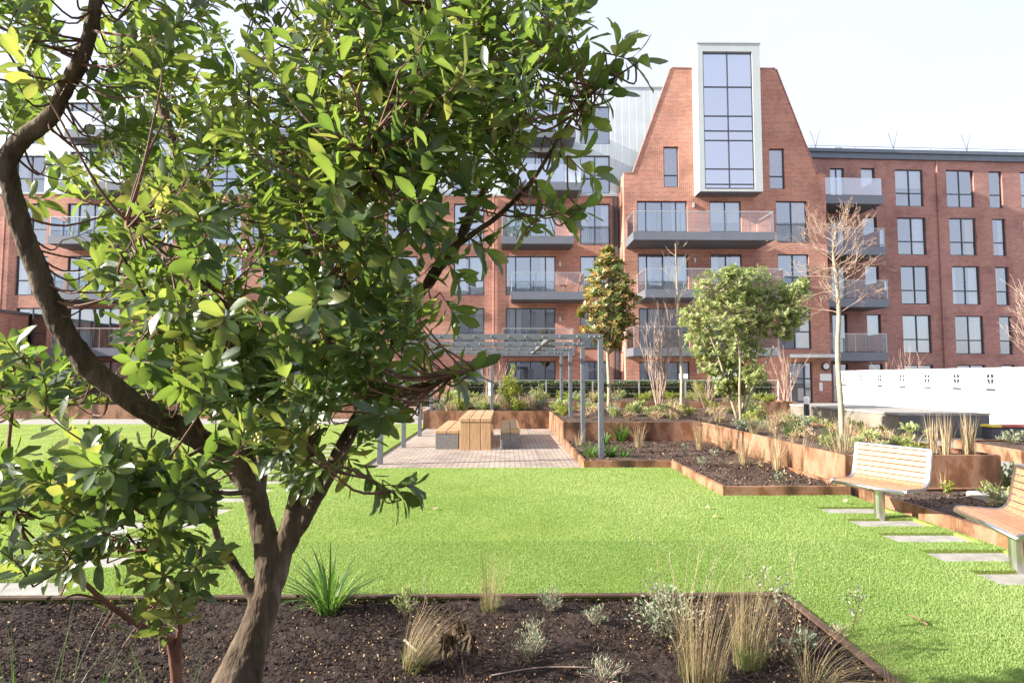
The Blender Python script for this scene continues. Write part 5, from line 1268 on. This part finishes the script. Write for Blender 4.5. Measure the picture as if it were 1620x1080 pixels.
def fill(cx, cy, rx_, ry_, y0, y1, n, **k):
    for _ in range(int(n*DENS)):
        while True:
            a, b = R.uniform(-1,1), R.uniform(-1,1); yy = R.uniform(y0, y1)
            if a*a+b*b <= 1 and not (blocks(cx+a*rx_, cy+b*ry_, yy) and R.random() < .96): break
        grow(P(cx+a*rx_, cy+b*ry_, yy*KY), leafL=YOUNG, **k)
fill(430,150,230,230,1.9,3.5,90); fill(400,420,215,240,1.7,3.4,104); fill(640,110,200,170,1.7,3.0,66); fill(560,370,150,190,1.7,3.0,56)
fill(800,60,150,95,1.55,2.3,26); fill(440,630,180,110,1.7,3.1,42); fill(300,560,110,110,2.0,3.2,24); fill(720,190,110,120,1.8,2.5,26); fill(610,560,70,110,1.9,2.8,14)
fill(250,120,120,150,2.3,3.6,26, flower=.3); fill(205,300,70,90,2.2,3.4,10, flower=.35); fill(215,440,70,80,2.2,3.2,10, flower=.3); fill(35,50,60,70,1.6,2.6,7); fill(25,170,45,60,2.3,2.9,4); fill(110,300,40,50,2.5,3.0,3)
fill(300,755,110,45,1.7,2.5,16); fill(200,715,90,45,1.7,2.4,8); fill(110,600,50,60,2.6,3.0,4); fill(150,740,90,50,1.6,2.4,7); fill(450,740,50,40,2.0,2.7,4)
fill(420,-200,420,190,1.7,3.5,110, flower=.02); fill(800,-120,160,110,1.7,2.6,20, flower=.02); fill(-60,-60,120,150,1.6,2.8,16, flower=.02)
for (x, y, Y, dx, dy) in ((1010,100,1.74,1,-.5),(985,60,1.74,.4,1),(955,125,1.8,.7,.4),(930,190,1.86,.5,-.7),(965,150,1.8,.9,-.2),(890,250,1.95,.4,-.6),(915,120,1.85,.3,1),(870,185,1.98,-.5,.9),(845,300,2.05,.4,-.8),(800,290,2.15,-.5,.8),(925,330,1.94,1,.25),(900,345,1.97,.8,-.3),(860,335,2.04,.5,.7),(830,360,2.1,.3,-.9),(770,400,2.25,.6,-.5),(755,345,2.28,-.6,.5),
                          (752,585,2.05,1,.5),(720,600,2.1,.8,-.5),(690,595,2.18,.5,.8),(640,790,2.27,.8,-.7),(600,775,2.33,.5,-.9),(560,745,2.45,.4,-.9),(655,770,2.25,1,-.1),(730,440,2.4,.6,-.6),(720,500,2.4,.5,-.8),(940,280,1.9,.8,-.6)):
    d = _r*dx+Vector((0,0,dy))+_f*R.uniform(-.4,.2); grow(P(x, y, Y*KY), n=9, L=.09, leafL=.085, flower=.1, dirv=d)
trunk_o = wd_main.build('trunk', M['bark'], big, world=True, smooth=True)
def knit(o, vox, disp):      # grow the limbs into one skin, then roughen it like bark
    md = o.modifiers.new('remesh', 'REMESH'); md.mode = 'VOXEL'; md.voxel_size = vox; md.use_smooth_shade = True
    sm = o.modifiers.new('smooth', 'SMOOTH'); sm.factor = .6; sm.iterations = 5
    for nm, sz, st in (('knots', .09, disp), ('fissures', .018, disp*.35)):
        tx = bpy.data.textures.new(nm, 'CLOUDS'); tx.noise_scale = sz; tx.noise_depth = 3
        dm = o.modifiers.new(nm, 'DISPLACE'); dm.texture = tx; dm.strength = st; dm.mid_level = .5; dm.texture_coords = 'LOCAL'
knit(trunk_o, .0085, .016)
wd_br.build('branches', M['bark'], big, world=True, smooth=True)
twigm.build('twigs', M['bark_red'], big, world=True); leafm.build('crown', M['arbutus'], big, world=True, smooth=True, tone=True)
for p in flow[:100]:
    fl = MB()
    fl.tube([p, p+Vector((0,0,-.045))], .0012, 4)
    for _ in range(R.randint(14,26)):
        o = Vector((R.gauss(0,.016), R.gauss(0,.016), -abs(R.gauss(0,.022)))); fl.ball(p+o, R.uniform(.0032,.0052), 1, 1, 1.25, 5, 4)
    fl.build('flower_cluster', M['flower'], big, world=True, smooth=True)

# second young strawberry tree with reddish stems at the lower left
yg = thing('young_strawberry_tree', 'young evergreen with reddish stems at the lower left of the near bed', 'tree', tuple(P(288,1200,2.5*KY))[:2] + (0.0,))
YL = [[(288,1200,2.5,30),(280,1080,2.48,26),(272,1020,2.45,22),(262,1008,2.4,15),(215,985,2.3,13),(165,950,2.2,12),(118,908,2.12,11),(70,880,2.07,10),(42,855,2.05,10),(20,800,2.04,9),(12,735,2.05,8.5),(20,640,2.08,7.5),(30,550,2.1,6)],
      [(280,1060,2.48,18),(285,990,2.42,13),(300,925,2.35,10),(320,860,2.25,7)], [(262,1008,2.4,9),(245,960,2.3,7),(245,900,2.2,6),(250,840,2.15,4)], [(118,908,2.12,6),(150,860,2.05,5),(190,830,2.0,4)], [(20,800,2.04,6),(-40,760,2.0,5),(-90,700,1.95,4)], [(165,950,2.2,6),(120,940,2.05,5),(80,960,1.95,3)],
      [(20,640,2.08,5),(60,620,2.1,4),(110,640,2.1,3)], [(270,1010,2.44,8),(240,1000,2.2,5),(235,960,2.0,4)], [(12,735,2.05,5),(80,740,2.0,4),(140,720,1.95,3)]]
skel = []; wd = MB(); leafm = MB(); twigm = MB(); flow = []; DENS = .6; CLEAR = [(L_['arm'], 62)]; YOUNG = .064
for pts in YL:
    sp_ = limb(pts); wd.tube([p[:3] for p in sp_], [p[3] for p in sp_], 8, wob=.05)
    for i, p in enumerate(sp_):
        if p[2] < .25: continue
        t = Vector(sp_[min(i+1,len(sp_)-1)][:3])-Vector(sp_[max(i-1,0)][:3]); skel.append((Vector(p[:3]), t.normalized(), p[3]))
SK = np.array([tuple(s[0]) for s in skel]); SR = np.array([s[2] for s in skel])
fill(40,600,70,70,1.8,2.5,22, flower=0); fill(60,760,110,90,1.7,2.4,26, flower=0); fill(190,840,130,80,1.7,2.4,26, flower=0); fill(280,890,90,90,1.8,2.5,20, flower=0); fill(60,860,80,60,1.7,2.3,10, flower=0); fill(-70,760,80,120,1.7,2.4,12, flower=0); fill(320,850,60,60,1.9,2.6,8, flower=0)
wd.build('trunk', M['bark_red'], yg, world=True, smooth=True); twigm.build('twigs', M['bark_red'], yg, world=True); leafm.build('crown', M['arbutus'], yg, world=True, smooth=True, tone=True)
